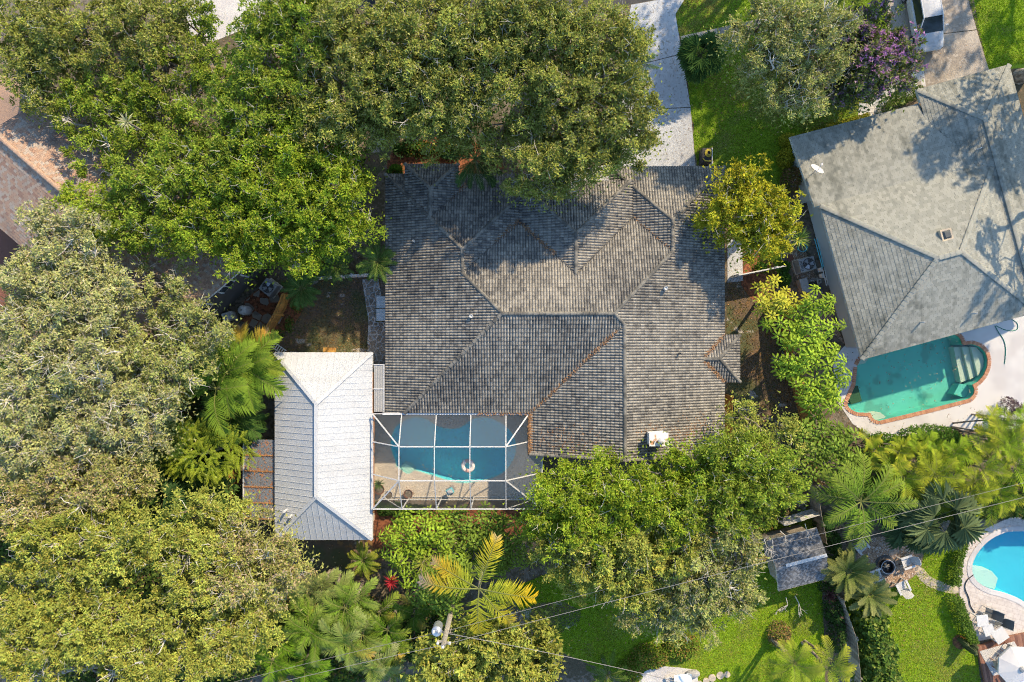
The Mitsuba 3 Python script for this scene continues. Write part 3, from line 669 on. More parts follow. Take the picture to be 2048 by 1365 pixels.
# --- west house: brown tiled gable roof under the oaks
RA = math.atan2(-.656, .755); WF = Frame(P(0, 275, 5.2)[:2], RA)      # local x runs down the ridge, local +y towards the north-east
wh = thing('brown_tile_house', 'house under the oaks at left with a mottled brown flat tile gable roof', 'house')
apex = (np.linalg.norm(P(393, 617, 5.2)[:2] - P(0, 275, 5.2)[:2]))
ww = [(box(-.6, -4.65, apex, 4.9), [(0, .45, 5.2), (0, -.45, 5.2)]), (box(-.6, 4.9, 4.8, 7.6), [(0, -.2, 2.995 + .2 * 4.9)])]
wregs = envelope(ww)
wrk = deck_and_skirt(wh, WF, wregs, 'dark_grey', 'dull_white', .2)
mb = MB(); rg = np.random.default_rng(3)
for _, _, pl, g in wregs: tile_field(mb, WF, g, pl, .20, .17, FLATT, .02, rg, stagger=.5)
part(wrk, 'tiles', mb, 'brown_tile', kind='stuff')
cap_tiles(wrk, 'ridge_tile', WF, convex_edges(wregs), 'brown_tile', L=.36, R=.15)
mb = MB(); gx = apex - .35                                           # gable wall of lapped grey boards facing south-east
v = WF.w(np.array([(gx, -4.2, 0), (gx, 4.5, 0), (gx, 4.5, 3.1), (gx, 0, 5.05), (gx, -4.2, 3.2)])); mb.add(v, [(0,1,2),(0,2,3),(0,3,4)])
part(wh, 'gable_wall', mb, 'grey_siding')
mb = MB()
for i in range(22):
    z = .1 + i * .2; top = min(z + .2, 5.0); ya = -4.2 if z < 3 else -(5.05 - z) / .45; yb = 4.5 if z < 3 else (5.05 - z) / .45
    mb.add(WF.w(np.array([(gx + .03, ya, z), (gx + .03, yb, z), (gx + .006, yb, top), (gx + .006, ya, top), (gx, ya, z), (gx, yb, z)])), [(0,1,2),(0,2,3),(4,1,0),(4,5,1)])
part(wh, 'siding', mb, 'grey_siding', kind='stuff')
walls(wh, WF, box(0, -4.2, gx - .02, 4.5), 3.0, 'grey_siding', inset=.02)
for yc, zc, w_, h_ in [(-.35, 3.2, 1.0, .9), (1.6, 3.05, .95, .8), (3.35, 1.9, 1.5, 1.3)]:
    k = numfast(wh + '__window'); fx = gx + .05
    def q(y, z, dx=0): return WF.w(np.array([[fx + dx, y, z]]))[0]
    m_ = MB(); m_.bar(q(yc, zc - h_/2 - .04), q(yc, zc + h_/2 + .04), w_ + .16, .03, up=tuple(WF.w(np.array([[1., 0, 0]]))[0] - WF.w(np.zeros((1, 3)))[0])); m_.build(k, 'white_paint')
    for s in (-1, 1):
        pn = MB(); a, b = yc + s * w_ / 4 - w_ / 4 + .03, yc + s * w_ / 4 + w_ / 4 - .03
        pn.add([q(a, zc - h_/2, .022), q(b, zc - h_/2, .022), q(b, zc + h_/2, .022), q(a, zc + h_/2, .022)], [(0,1,2),(0,2,3)]); part(k, 'pane', pn, 'glass_dark')
# grey awning and terracotta wall piece of the west house
aw = thing('grey_awning', 'pale grey sheet metal awning below the brown roof at left', 'awning')
A = [P(205,710,2.6), P(262,650,2.6), P(350,735,2.3), P(292,795,2.3)]; u = (A[3] - A[0]) / 6
for i in range(6):
    a, b, c_, d = A[0] + u * i, A[1] + u * i, A[1] + u * (i + .97), A[0] + u * (i + .97); mb = MB().add([a, b, c_, d, a - [0,0,.04], b - [0,0,.04], c_ - [0,0,.04], d - [0,0,.04]], [(0,2,1),(0,3,2),(0,1,5),(0,5,4),(3,7,6),(3,6,2),(1,2,6),(1,6,5)])
    part(aw, 'panel', mb, 'white_metal')
for i in (0, 3): part(aw, 'post', MB().bar([*A[i][:2], 0], [*(A[i][:2]), A[i][2] - .05], .08), 'dull_white')
area('terracotta_patio', [(-200,300),(0,455),(75,520),(60,600),(-30,640),(-300,560)], 'terracotta', .016)
# --- garden shed in the south-east
gs = thing('garden_shed', 'small garden shed with a dark grey gabled shingle roof and white ridge strip', 'shed')
c0 = P(1600, 1122, 2.6); GF = Frame(c0[:2], math.radians(14.5)); zr = 2.75
sregs = envelope([(box(-1.55, -1.72, 1.6, 1.55), [(0, .42, zr), (0, -.3, zr)])])
grk = deck_and_skirt(gs, GF, sregs, 'dark_grey', 'dull_white', .14)
mb = MB(); rg = np.random.default_rng(4)
for _, _, pl, g in sregs: tile_field(mb, GF, g, pl, .13, .1, FLATT, .008, rg, stagger=.5)
part(grk, 'shingles', mb, 'shed_shingle', kind='stuff')
a, b = GF.w(np.array([[-.95, 0, zr + .03], [1.6, 0, zr + .03]])); part(grk, 'ridge_strip', MB().bar(a, b, .2, .04), 'white_paint')
walls(gs, GF, box(-1.55, -1.72, 1.6, 1.55), 1.9, 'grey_wood', inset=.3)
# ------------------------------------------------------------------ the screened pool cage
cg = thing('pool_cage', 'white framed insect screen cage over the kidney shaped pool', 'pool cage')
XB = [-6.56, -4.5, -2.445, -.358]; zt, ze, zl = 4.4, 3.25, .75; y0c, y1c, y2c, y3c = -4.33, -6.13, -8.1, -10.02; xl, xr = -8.3, 1.8
def cb(a, b, w=.055, h=.05): part(cg, 'beam', MB().bar(a, b, w, h), 'cage_white')
for x in XB:
    cb((x, y0c, ze + .1), (x, y1c, zt)); cb((x, y1c, zt), (x, y2c, zt)); cb((x, y2c, zt), (x, y3c, ze)); part(cg, 'post', MB().bar((x, y3c, 0), (x, y3c, ze), .06, .08), 'cage_white')
for i in range(3): cb((XB[i] + .05, y1c, zt), (XB[i+1] - .05, y1c, zt), .07); cb((XB[i] + .05, y2c, zt), (XB[i+1] - .05, y2c, zt), .07)
corners = [((xl, y0c, ze + .1), (XB[0], y1c, zt)), ((1.0, y0c, ze + .1), (XB[3], y1c, zt)), ((xl, y3c, ze), (XB[0], y2c, zt)), ((xr, y3c, ze), (XB[3], y2c, zt))]
for a, b in corners: cb(a, b, .075)
for a, b in [((xl, -6.0, ze + .05), (XB[0], y1c, zt)), ((xl, -7.95, ze), (XB[0], y2c, zt)), ((1.0, -6.0, ze + .05), (XB[3], y1c, zt)), ((xr, -7.85, ze), (XB[3], y2c, zt))]: cb(a, b, .06)
cb((xl, y3c, ze), (xr, y3c, ze), .08, .07); cb((xl, y3c, zl), (xr, y3c, zl), .05); cb((xl, y3c, .04), (xr, y3c, .04), .05)
cb((xr, y3c, ze), (xr, -6.8, ze), .07); cb((xr, y3c, zl), (xr, -6.8, zl), .05); cb((xl, y0c, ze + .08), (1.0, y0c, ze + .08), .05)
cb((xl, y3c, ze), (xl, y0c, ze), .05)
for x, y in [(xl, y3c), (xr, y3c), (xr, -6.85)]: part(cg, 'post', MB().bar((x, y, 0), (x, y, ze), .07), 'cage_white')
for a, b in [((xl, y3c, .1), (XB[0], y3c, ze)), ((xr, y3c, .1), (XB[3], y3c, ze))]: part(cg, 'brace', MB().bar(a, b, .04), 'cage_white')
def scr(pts, m='screen'):
    v = np.array(pts, float); part(cg, 'screen_panel', MB().add(v, [(0, i, i + 1) for i in range(1, len(v) - 1)]), m)
e1 = ze + .1
for i in range(3):
    a, b = XB[i], XB[i+1]
    scr([(a, y1c, zt), (b, y1c, zt), (b, y0c, e1), (a, y0c, e1)], 'dusty_screen' if i != 1 else 'screen')
    scr([(a, y2c, zt), (b, y2c, zt), (b, y1c, zt), (a, y1c, zt)])
    scr([(a, y3c, ze), (b, y3c, ze), (b, y2c, zt), (a, y2c, zt)])
    scr([(a, y3c, 0), (b, y3c, 0), (b, y3c, ze), (a, y3c, ze)])
scr([(xl, y0c, e1), (XB[0], y1c, zt), (XB[0], y0c, e1)]); scr([(1, y0c, e1), (XB[3], y0c, e1), (XB[3], y1c, zt)])
scr([(xl, y3c, ze), (XB[0], y3c, ze), (XB[0], y2c, zt)]); scr([(xr, y3c, ze), (XB[3], y2c, zt), (XB[3], y3c, ze)])
for ya, yb in ((y0c, -6.0), (-6.0, -7.95), (-7.95, y3c)):
    ra = {y0c: y0c, -6.0: y1c, -7.95: y2c}[ya]; rb = {-6.0: y1c, -7.95: y2c, y3c: y2c}[yb]
    if ya == y0c: scr([(xl, ya, e1), (xl, yb, ze), (XB[0], rb, zt)])
    elif yb == y3c: scr([(xl, ya, ze), (xl, yb, ze), (XB[0], rb, zt)])
    else: scr([(xl, ya, ze), (xl, yb, ze), (XB[0], rb, zt), (XB[0], ra, zt)])
scr([(1.0, y0c, e1), (XB[3], y1c, zt), (1.0, -6.0, ze)]); scr([(1.0, -6.0, ze), (XB[3], y1c, zt), (XB[3], y2c, zt), (xr, -7.85, ze), (xr, -6.85, ze)], 'dusty_screen'); scr([(xr, -7.85, ze), (XB[3], y2c, zt), (xr, y3c, ze)], 'dusty_screen')
for a, b in ((xl, XB[0]), (XB[3], xr)): scr([(a, y3c, 0), (b, y3c, 0), (b, y3c, ze), (a, y3c, ze)])
scr([(xr, y3c, 0), (xr, -6.85, 0), (xr, -6.85, ze), (xr, y3c, ze)])
# swim ring, pots and equipment on the pool deck
q = P(936, 932, -.08); rgk = thing('swim_ring', 'pink and white swim ring floating in the screened pool', 'pool float')
m = trimesh.creation.torus(.33, .13, major_sections=36, minor_sections=12); ang = np.arctan2(m.triangles_center[:, 1], m.triangles_center[:, 0])
seg = np.floor((ang + np.pi) / (2 * np.pi) * 6).astype(int) % 6
mat('ring_white', (.80, .74, .70), .35); mat('ring_pink', (.66, .42, .38), .35)
for s in range(6):
    sub = m.submesh([np.nonzero(seg == s)[0]], append=True); part(rgk, 'segment', MB().add(sub.vertices + q, sub.faces), 'ring_pink' if s in (1, 4) else 'ring_white', smooth=True)
def pot(name, label, x, y, r, h, m, plantcol=None, soil='dark'):
    k = thing(name, label, 'plant pot'); v, f = lathe([(0, .02), (r * .7, .02), (r, h), (r * 1.08, h), (r * 1.08, h - .05), (r * .9, h - .04), (r * .9, h - .08)], 18); part(k, 'body', MB().add(v + P(x, y), f), m, smooth=40)
    v, f = lathe([(r * .9, h - .07), (0, h - .05)], 14); part(k, 'soil', MB().add(v + P(x, y), f), 'leaf_litter'); return k
pot('plant_pot', 'round white plant pot in the corner of the pool deck', 779, 988, .27, .45, 'dull_white')
pot('plant_pot', 'dark round pot standing under the screen cage rail', 818, 986, .27, .4, 'terracotta')
pot('plant_pot', 'brown pot in the pool deck corner by the pool house', 761, 977, .3, .45, 'terracotta')
q = P(902, 978); pc = thing('pool_cleaner', 'pale blue and white pool cleaner machine standing on the beige deck', 'pool cleaner')
m = trimesh.creation.box((.42, .34, .3)); part(pc, 'body', MB().add(rotz(m.vertices, .5) + q + [0, 0, .75], m.faces), 'cyan_plastic'); part(pc, 'lid', MB().box(q + [.02, .02, .94], (.3, .26, .09), .5), 'white_paint')
part(pc, 'pole', MB().tube([q + [0, 0, .0], q + [.0, 0, .65]], .03), 'steel'); part(pc, 'wheel', MB().add(rotz(np.array(trimesh.creation.cylinder(.1, .34).vertices)[:, [0, 2, 1]], .5) + q + [.05, -.1, .1], trimesh.creation.cylinder(.1, .34).faces), 'dark_grey')
part(pc, 'base', MB().box(q + [0, 0, .03], (.5, .35, .05), .5), 'mid_grey')

# ------------------------------------------------------------------ fences
def fence(name, label, pts, h, m, bw=.14, gap=.006, t=.022, lean=0.0, cat='fence', world=False, rails=True, seed=0):
    k = thing(name, label, cat); rg = np.random.default_rng(seed)
    pp = [np.array([*p, 0.0]) for p in (pts if world else PL(pts))]
    for a, b in zip(pp[:-1], pp[1:]):
        d = b - a; L = np.linalg.norm(d); d /= L; nn = np.array([-d[1], d[0], 0]); n = max(1, int(L / bw)); st = L / n; a_ = math.atan2(d[1], d[0])
        for i in range(n):
            c = a + d * (i + .5) * st + nn * rg.normal(0, .004); hh = h + rg.normal(0, .012)
            mb = MB().box(c + [0, 0, hh / 2], (st - gap, t, hh), a_); mb.u = [np.tile([rg.random(), 0], (mb.n, 1))]; part(k, 'board', mb, m)
        if rails:
            for z in (.35, h - .35):
                mb = MB().bar(a + nn * .045 + [0, 0, z], b + nn * .045 + [0, 0, z], .045, .09); mb.u = [np.tile([.5, 0], (mb.n, 1))]; part(k, 'rail', mb, m)
        for i in range(int(L / 2.4) + 1):
            mb = MB().box(a + d * min(L, i * 2.4) + nn * .06 + [0, 0, h / 2], (.09, .09, h), a_); mb.u = [np.tile([.4, 0], (mb.n, 1))]; part(k, 'post', mb, m)
    return k
fence('wooden_fence', 'yellow wooden fence between the stone court and the back yard', [(582,592),(566,630),(540,672)], 1.8, 'fence_wood', seed=1)
fence('wooden_fence', 'yellow wooden fence between the side yard and the schefflera trees', [(1556,585),(1566,690),(1590,800),(1612,880)], 1.8, 'fence_wood', seed=2)
fence('wooden_fence', 'orange brown board fence beside the lean-to roof', [(478,878),(476,990)], 1.8, 'fence_wood', seed=3)
fence('wooden_fence', 'low yellow fence end in front of the dark green shrubs near the garden shed', [(1606,925),(1622,960)], 1.7, 'fence_wood', seed=4)
fence('grey_fence', 'weathered grey board fence behind the garden shed', [(1612,965),(1632,1075)], 1.6, 'grey_wood', seed=5)
fence('grey_fence', 'weathered grey board fence between the dark hedge and the sea grape hedge', [(1664,1185),(1690,1260),(1700,1365)], 1.6, 'grey_wood', seed=6)
fence('orange_fence', 'short orange brown fence against the east wall of the tile house', [(1448,790),(1448,880)], 1.7, 'fence_wood', seed=7)
fence('white_fence', 'white board fence between the tile house and the small palms', [(640,560),(764,552)], 1.7, 'white_paint', bw=.2, seed=8)
fence('white_gate', 'white double gate panel at the corner of the stone court', [(598,545),(612,520)], 1.7, 'white_paint', bw=.22, cat='gate', seed=9)
fence('white_gate', 'white low wall gate running to the shingle house side yard', [(1462,556),(1552,538)], 1.7, 'white_paint', bw=.24, cat='gate', seed=10)
fence('grey_rail_gate', 'pale grey rail fence behind the garden shed', [(1552,1040),(1622,1018)], 1.5, 'dull_white', bw=.3, seed=11)
# white ladder-like trellis behind the pool house
tr = thing('trellis', 'white slatted trellis arch leaning at the corner of the pool house', 'trellis')
A, B = P(534, 682, 2.1), P(570, 706, 2.1); d = unit(B - A); nn = np.array([-d[1], d[0], 0]) * .16
for s in (-1, 1): part(tr, 'rail', MB().bar(A + nn * s, B + nn * s, .045), 'white_paint')
for i in range(9): c = A + (B - A) * (i + .5) / 9; part(tr, 'slat', MB().bar(c - nn, c + nn, .05, .03), 'white_paint')
for c in (A, B): part(tr, 'post', MB().bar([*c[:2], 0], c, .07), 'white_paint')
q = P(662, 704, .0); k = thing('wooden_bench', 'small orange wooden bench at the north end of the pool house', 'bench')
part(k, 'seat', MB().box(q + [0, .12, .45], (.75, .3, .05)), 'fence_wood'); part(k, 'leg', MB().box(q + [-.3, .12, .21], (.06, .26, .42)), 'fence_wood'); part(k, 'leg', MB().box(q + [.3, .12, .21], (.06, .26, .42)), 'fence_wood')

# ------------------------------------------------------------------ machines and clutter beside the houses
def ac(name, label, x, y, rz, sx=.85, sy=.85, h=.8, fan=.33, side_grille=False):
    k = thing(name, label, 'air conditioner'); o = P(x, y)
    def L(v): return rotz(np.asarray(v, float), rz) + o
    m_ = MB(); b = trimesh.creation.box((sx, sy, h)); m_.add(L(np.array(b.vertices) + [0, 0, h / 2 + .06]), b.faces); part(k, 'casing', m_, 'mid_grey')
    ox = sx / 2 - fan - .08 if side_grille else 0
    v, f = lathe([(fan + .03, h + .062), (fan + .03, h + .09), (fan, h + .09), (fan, h + .067), (0, h + .066)], 24); part(k, 'fan_opening', MB().add(L(v + [ox, 0, 0]), f), 'dark', smooth=30)
    for i in range(3):
        a = i * 2.094; bl = np.array([(.06, -.05, 0), (fan * .9, -.16, 0), (fan * .9, .12, .03), (.06, .05, .02)]); part(k, 'fan_blade', MB().add(L(rotz(bl, a) + [ox, 0, h + .072]), [(0,1,2),(0,2,3)]), 'steel')
    for r in np.linspace(fan * .35, fan, 4):
        a = np.linspace(0, 2 * np.pi, 25); part(k, 'guard_ring', MB().tube(L(np.column_stack([ox + r * np.cos(a), r * np.sin(a), np.full(25, h + .1)])), .006, 4), 'mid_grey')
    for i in range(8):
        if side_grille: part(k, 'grille_slat', MB().add(*(lambda b: (L(np.array(b.vertices) + [-sx / 2 + .12, -sy * .36 + i * sy * .1, h + .07]), b.faces))(trimesh.creation.box((.14, .03, .025)))), 'dark')
        else: part(k, 'grille_slat', MB().add(*(lambda b: (L(np.array(b.vertices) + [0, -sy / 2 - .006, .14 + i * h * .1]), b.faces))(trimesh.creation.box((sx * .9, .02, .03)))), 'dark_grey')
    part(k, 'base_pad', MB().add(*(lambda b: (L(np.array(b.vertices) + [0, 0, .03]), b.faces))(trimesh.creation.box((sx + .12, sy + .12, .06)))), 'stucco')
ac('air_conditioner', 'grey air conditioning unit with round fan beside the stone court at left', 545, 577, -.65)
ac('air_conditioner', 'grey air conditioning unit with fan and side grille by the shingle house wall', 1603, 532, .26, 1.0, .82, .85, .34, True)
q = P(496, 622); k = thing('white_tank', 'white upright water tank beside the grey gable wall', 'tank'); v, f = lathe([(.3, .02), (.3, .95), (.24, 1.05), (.06, 1.08), (.06, 1.14), (0, 1.14)], 20); part(k, 'body', MB().add(v + q, f), 'white_paint', smooth=40); v, f = lathe([(.07, 1.14), (.07, 1.2), (0, 1.2)], 10); part(k, 'cap', MB().add(v + q, f), 'mid_grey')
q = P(463, 634); k = thing('white_box', 'white utility box with two lids beside the water tank', 'box'); part(k, 'body', MB().box(q + [0, 0, .35], (.62, .5, .7), .3), 'dull_white'); a, b = rotz(np.array([[-.155, 0, .72], [.155, 0, .72]]), .3) + q
for c in (a, b): part(k, 'lid', MB().box(c, (.29, .5, .05), .3), 'white_paint')
q = P(492, 640); pts = chaikin(np.array([P(466,644,.3), P(474,650,.1), P(482,640,.05), P(480,626,.3)]), 2, False); single('yellow_hose', MB().tube(pts, .02), 'yellow_paint', 'yellow hose looping from the white box to the tank', 'hose')
k = thing('pool_pump', 'pool pump and filter with white pipework by the shingle house wall', 'pool pump'); q = P(1625, 576)
part(k, 'pad', MB().box(q + [0, 0, .04], (.95, 1.15, .08), .26), 'old_concrete'); v, f = lathe([(.2, .08), (.2, .65), (.14, .75), (0, .78)], 16); part(k, 'filter', MB().add(v + q + [.18, -.1, 0], f), 'dark_grey', smooth=40)
part(k, 'motor', MB().tube([q + [-.3, .2, .25], q + [.12, .3, .25]], .12, 12), 'dark'); zz = lambda *p: [q + np.array(x) for x in p]
for pts in [zz((-.25,.42,.3),(-.05,.45,.3),(-.02,.28,.3)), zz((.1,.45,.5),(.32,.5,.5),(.32,.28,.5),(.12,.24,.5),(.1,.45,.5)), zz((-.22,-.05,.4),(-.16,-.45,.4),(.1,-.45,.4)), zz((.3,.6,.4),(.48,.6,.7),(.5,.45,.9))]: part(k, 'pipe', MB().tube(pts, .03), 'white_paint')
single('utility_box', MB().box(P(1606, 572, .3), (.5, .9, .6), .26), 'mid_grey', 'pale grey utility box beside the pool pump', 'box')
k = thing('electric_meter', 'small meter boxes on the shingle house wall beside the pump', 'meter')
for i, (x, y) in enumerate([(1640,540),(1643,552)]): part(k, 'box', MB().box(P(x, y, 1.2) + [.0, 0, 0], (.12, .25, .4), .26), 'dull_white')
q = P(1597, 492); pot('blue_pot', 'blue plant pot under the spiky plant by the shingle house', 1600, 497, .28, .45, 'cyan_plastic')
single('manhole', MB().prism(Point(*P(1580, 517)[:2]).buffer(.22), 0, .06), 'terracotta', 'round brown cover in the gravel beside the fence', 'cover')
# bins at the end of the driveway: black tub with yellow coiled hose and rim, white post
k = thing('hose_reel_bin', 'black bin with a yellow coiled hose and yellow rim beside the driveway', 'bin'); q = P(1407, 318)
part(k, 'bin', MB().box(q + [0, 0, .45], (.62, .9, .9)), 'dark')
for i, r in enumerate((.21, .17, .12)):
    a = np.linspace(0, 2 * np.pi, 25); part(k, 'hose_coil', MB().tube(np.column_stack([q[0] + .06 + r * np.cos(a), q[1] + .12 + r * 1.15 * np.sin(a), np.full(25, .93 + .02 * i)]), .028, 5), 'yellow_paint')
part(k, 'rim', MB().tube(chaikin(np.array([q + [-.28, -.2, .93], q + [-.2, -.36, .93], q + [.1, -.4, .93], q + [.3, -.38, .93]]), 2, False), .04), 'yellow_paint')
single('white_post', MB().bar(P(1412, 309, 0) + [.12, .15, .5], P(1412, 332, 0) + [.12, -.1, .5], .05, 1.0), 'white_paint', 'thin white panel standing beside the black bin', 'panel')
# satellite dish
k = thing('satellite_dish', 'white satellite dish on the left edge of the shingle house roof', 'satellite dish'); q = P(1633, 340, 3.6)
n_ = unit(np.array([.35, .62, .7])); t1 = unit(np.cross(n_, [0, 0, 1])); t2 = np.cross(n_, t1); v, f = lathe([(0, 0), (.15, .01), (.3, .045), (.4, .09), (.41, .09), (.3, .03), (.15, -.01), (0, -.02)], 24)
part(k, 'reflector', MB().add(q + v[:, :1] * t1 * 1.05 + v[:, 1:2] * t2 * .95 + v[:, 2:] * n_, f), 'white_paint', smooth=40)
part(k, 'arm', MB().tube([q - t2 * .38, q + n_ * .45 - t2 * .15], .018), 'steel'); part(k, 'receiver', MB().box(q + n_ * .48 - t2 * .13, (.09, .13, .09)), 'white_paint'); part(k, 'mast', MB().tube([q - n_ * .03, q - n_ * .2 - [0, 0, .12], q + [-.12, -.2, -.75]], .025), 'mid_grey')
pts = chaikin(np.array([P(1992,652,.03), P(2012,662,.03), P(2035,662,.03), P(2036,648,.03), P(2026,640,.03), P(2016,636,.03)]), 3, False); pts2 = chaikin(np.array([P(1990,652,.04), P(1996,664,.04), P(2008,680,.04), P(2012,700,.04), P(2009,728,.04)]), 3, False)
k = thing('garden_hose', 'dark green hose looped over the white pool deck at right', 'hose'); part(k, 'loop', MB().tube(pts, .028), 'hose_green'); part(k, 'tail', MB().tube(pts2, .028), 'hose_green')
pts = chaikin(np.array([P(1947,1150,.05), P(1932,1162,.07), P(1929,1178,.07), P(1938,1195,.07), P(1940,1212,.07), P(1950,1226,.07)]), 3, False); single('pool_hose', MB().tube(pts, .03), 'dark', 'dark pool hose curving over the travertine from the azure pool', 'hose')
# spiky red plants as well come with the planting

# ------------------------------------------------------------------ car
def car(name, label, x, y, rz, parts_in=None, paint='car_paint'):
    k = thing(name, label, 'car'); o = P(x, y)
    sec = [(-2.3, .62, .55, .62, .40), (-2.18, .80, .35, .80, .55), (-1.5, .90, .28, .90, .70), (-.4, .92, .25, .94, .74), (.9, .92, .25, .92, .72), (1.7, .90, .28, .84, .66), (2.15, .80, .35, .74, .58), (2.3, .62, .5, .66, .48)]
    mb = MB(); n = 12; rings = []
    for (yy, w, zb, zt_, ws) in sec:
        a = np.linspace(0, 2 * np.pi, n, endpoint=False) + np.pi / n; ca, sa = np.cos(a), np.sin(a)
        X = w * np.sign(ca) * np.abs(ca) ** .45; Z = zb + (zt_ + .05 - zb) * (.5 + .5 * np.sign(sa) * np.abs(sa) ** .5); rings.append(np.column_stack([X, np.full(n, yy), Z]))
    v = np.vstack(rings); f = []
    for i in range(len(sec) - 1):
        for j in range(n): A, B, C, D = i * n + j, i * n + (j + 1) % n, (i + 1) * n + (j + 1) % n, (i + 1) * n + j; f += [(A, B, C), (A, C, D)]
    f += [(0, j + 1, j) for j in range(1, n - 1)] + [((len(sec) - 1) * n, (len(sec) - 1) * n + j, (len(sec) - 1) * n + j + 1) for j in range(1, n - 1)]
    W = lambda q: rotz(np.asarray(q, float), rz) + o
    part(k, 'body', MB().add(W(v), f), paint, smooth=50)
    g = lambda *q: [np.array(p, float) for p in q]
    # roof, windscreens and side windows over the cabin; front is at +y
    RW, BW = .60, .80; r0, r1, b0, b1 = -1.15, .45, -1.95, 1.25; zr, zb = 1.45, .93
    xs = np.linspace(-1, 1, 9); roof = []
    for yy in np.linspace(r0, r1, 7):
        t = (yy - r0) / (r1 - r0); cz = zr + .05 * (1 - (2 * t - 1) ** 2); roof.append(np.column_stack([xs * RW, np.full(9, yy) , cz - .05 * xs ** 2]))
    rv = np.vstack(roof); rf = [t for i in range(6) for j in range(8) for t in ((i*9+j, i*9+j+1, i*9+j+10), (i*9+j, i*9+j+10, i*9+j+9))]
    part(k, 'roof', MB().add(W(rv), rf), paint, smooth=60)
    for s in (-1, 1): part(k, 'roof_rail', MB().tube(W([(s*BW, b1, zb), (s*RW, r1, zr - .02), (s*RW, r0, zr - .02), (s*BW, b0, zb)]), .045, 6), paint)
    part(k, 'windscreen', MB().add(W([(-BW, b1, zb), (BW, b1, zb), (RW, r1, zr), (-RW, r1, zr)]), [(0,1,2),(0,2,3)]), 'glass_dark')
    part(k, 'rear_window', MB().add(W([(BW, b0, zb), (-BW, b0, zb), (-RW, r0, zr), (RW, r0, zr)]), [(0,1,2),(0,2,3)]), 'glass_dark')
    for s in (-1, 1): part(k, 'side_window', MB().add(W([(s*BW, b0, zb), (s*BW, b1, zb), (s*RW, r1, zr), (s*RW, r0, zr)]), [(0,1,2),(0,2,3)]), 'glass_dark')
    for s in (-1, 1):
        part(k, 'mirror', MB().add(W(np.array(trimesh.creation.box((.18, .1, .12)).vertices) + [s * 1.0, .95, 1.0]), trimesh.creation.box((.18, .1, .12)).faces), paint)
        part(k, 'headlight', MB().add(W(np.array(trimesh.creation.box((.3, .1, .13)).vertices) + [s * .58, 2.2, .62]), trimesh.creation.box((.3, .1, .13)).faces), 'glass_dark')
        part(k, 'tail_light', MB().add(W(np.array(trimesh.creation.box((.22, .1, .16)).vertices) + [s * .6, -2.2, .72]), trimesh.creation.box((.22, .1, .16)).faces), 'rust')
        for yy in (-1.4, 1.4):
            c = trimesh.creation.cylinder(.32, .2, sections=20); vv = np.array(c.vertices)[:, [2, 0, 1]] + [s * .82, yy, .32]; kk = numfast(k + '__wheel'); MB().add(W(vv), c.faces).build(kk, 'dark'); c = trimesh.creation.cylinder(.19, .02, sections=14); part(kk, 'rim', MB().add(W(np.array(c.vertices)[:, [2, 0, 1]] + [s * .935, yy, .32]), c.faces), 'steel')
car('parked_car', 'white car parked on the driveway beside the purple flowering tree', 1838, 40, .17 + math.pi)
car('parked_car', 'pale car at the kerb of the street, mostly hidden under the top edge oaks', 800, -22, 1.45)

# ------------------------------------------------------------------ south-east garden: fire pit, chairs, loungers, deck
fp = thing('fire_pit', 'round black steel fire pit in the gravel circle', 'fire pit'); q = P(1770, 1131)
v, f = lathe([(.36, 0), (.40, .32), (.44, .33), (.44, .37), (.36, .37), (.33, .1), (0, .08)], 28); part(fp, 'bowl', MB().add(v + q, f), 'dark', smooth=35)
v, f = lathe([(.44, .0), (.66, .05), (.68, .0)], 28); part(fp, 'ash_ring', MB().add(v + q, f), 'dark_grey', smooth=40)
a = np.linspace(0, 2 * np.pi, 33); part(fp, 'rim', MB().tube(q + np.column_stack([.43 * np.cos(a), .43 * np.sin(a), np.full(33, .38)]), .02, 6), 'steel')
for i in range(4): part(fp, 'log', MB().tube([q + [.22 * math.cos(i * 1.7), .22 * math.sin(i * 1.7), .14], q + [-.2 * math.cos(i * 1.7 + .3), -.2 * math.sin(i * 1.7 + .3), .2]], .045, 7), 'grey_wood')
def adirondack(label, x, y, rz, m='white_paint'):
    k = thing('garden_chair', label, 'chair', group='white garden chairs round the fire pit'); o = P(x, y); W = lambda q: rotz(np.asarray(q, float), rz) + o
    def bx(name, c, s, tilt=0, yaw=0):
        b = trimesh.creation.box(s); v = np.array(b.vertices); c_, s_ = math.cos(tilt), math.sin(tilt); v = np.column_stack([v[:, 0], v[:, 1] * c_ - v[:, 2] * s_, v[:, 1] * s_ + v[:, 2] * c_]); v = rotz(v, yaw)
        part(k, name, MB().add(W(v + np.array(c)), b.faces), m)
    for i in range(6): bx('seat_slat', (0, -.22 + i * .095, .38 - .02 * (5 - i) + .03), (.54, .085, .025), .2)       # front at +y
    for i in range(7):
        t = (i - 3) / 3; bx('back_slat', (t * .25, -.43 - .0, .68 - .04 * t * t), (.075, .03, .74 - .12 * t * t), .42 + 0, -t * .06)
    for s in (-1, 1):
        bx('armrest', (s * .34, -.02, .58), (.13, .72, .03)); bx('leg', (s * .3, .3, .29), (.05, .1, .58)); bx('leg', (s * .3, -.32, .28), (.05, .09, .56)); bx('side_rail', (s * .28, -.05, .3), (.03, .8, .1), .18)
adirondack('white slatted garden chair right of the fire pit, facing left', 1806, 1120, 1.9)
adirondack('white slatted garden chair nearest the lawn below the fire pit', 1797, 1169, .45)
adirondack('white slatted garden chair above left of the fire pit, by the fern palm', 1716, 1090, -2.4)
adirondack('white slatted garden chair at the top of the gravel circle, half hidden by fronds', 1787, 1074, 3.0)
adirondack('white slatted garden chair left of the fire pit, under the cycad leaves', 1746, 1146, -1.2)
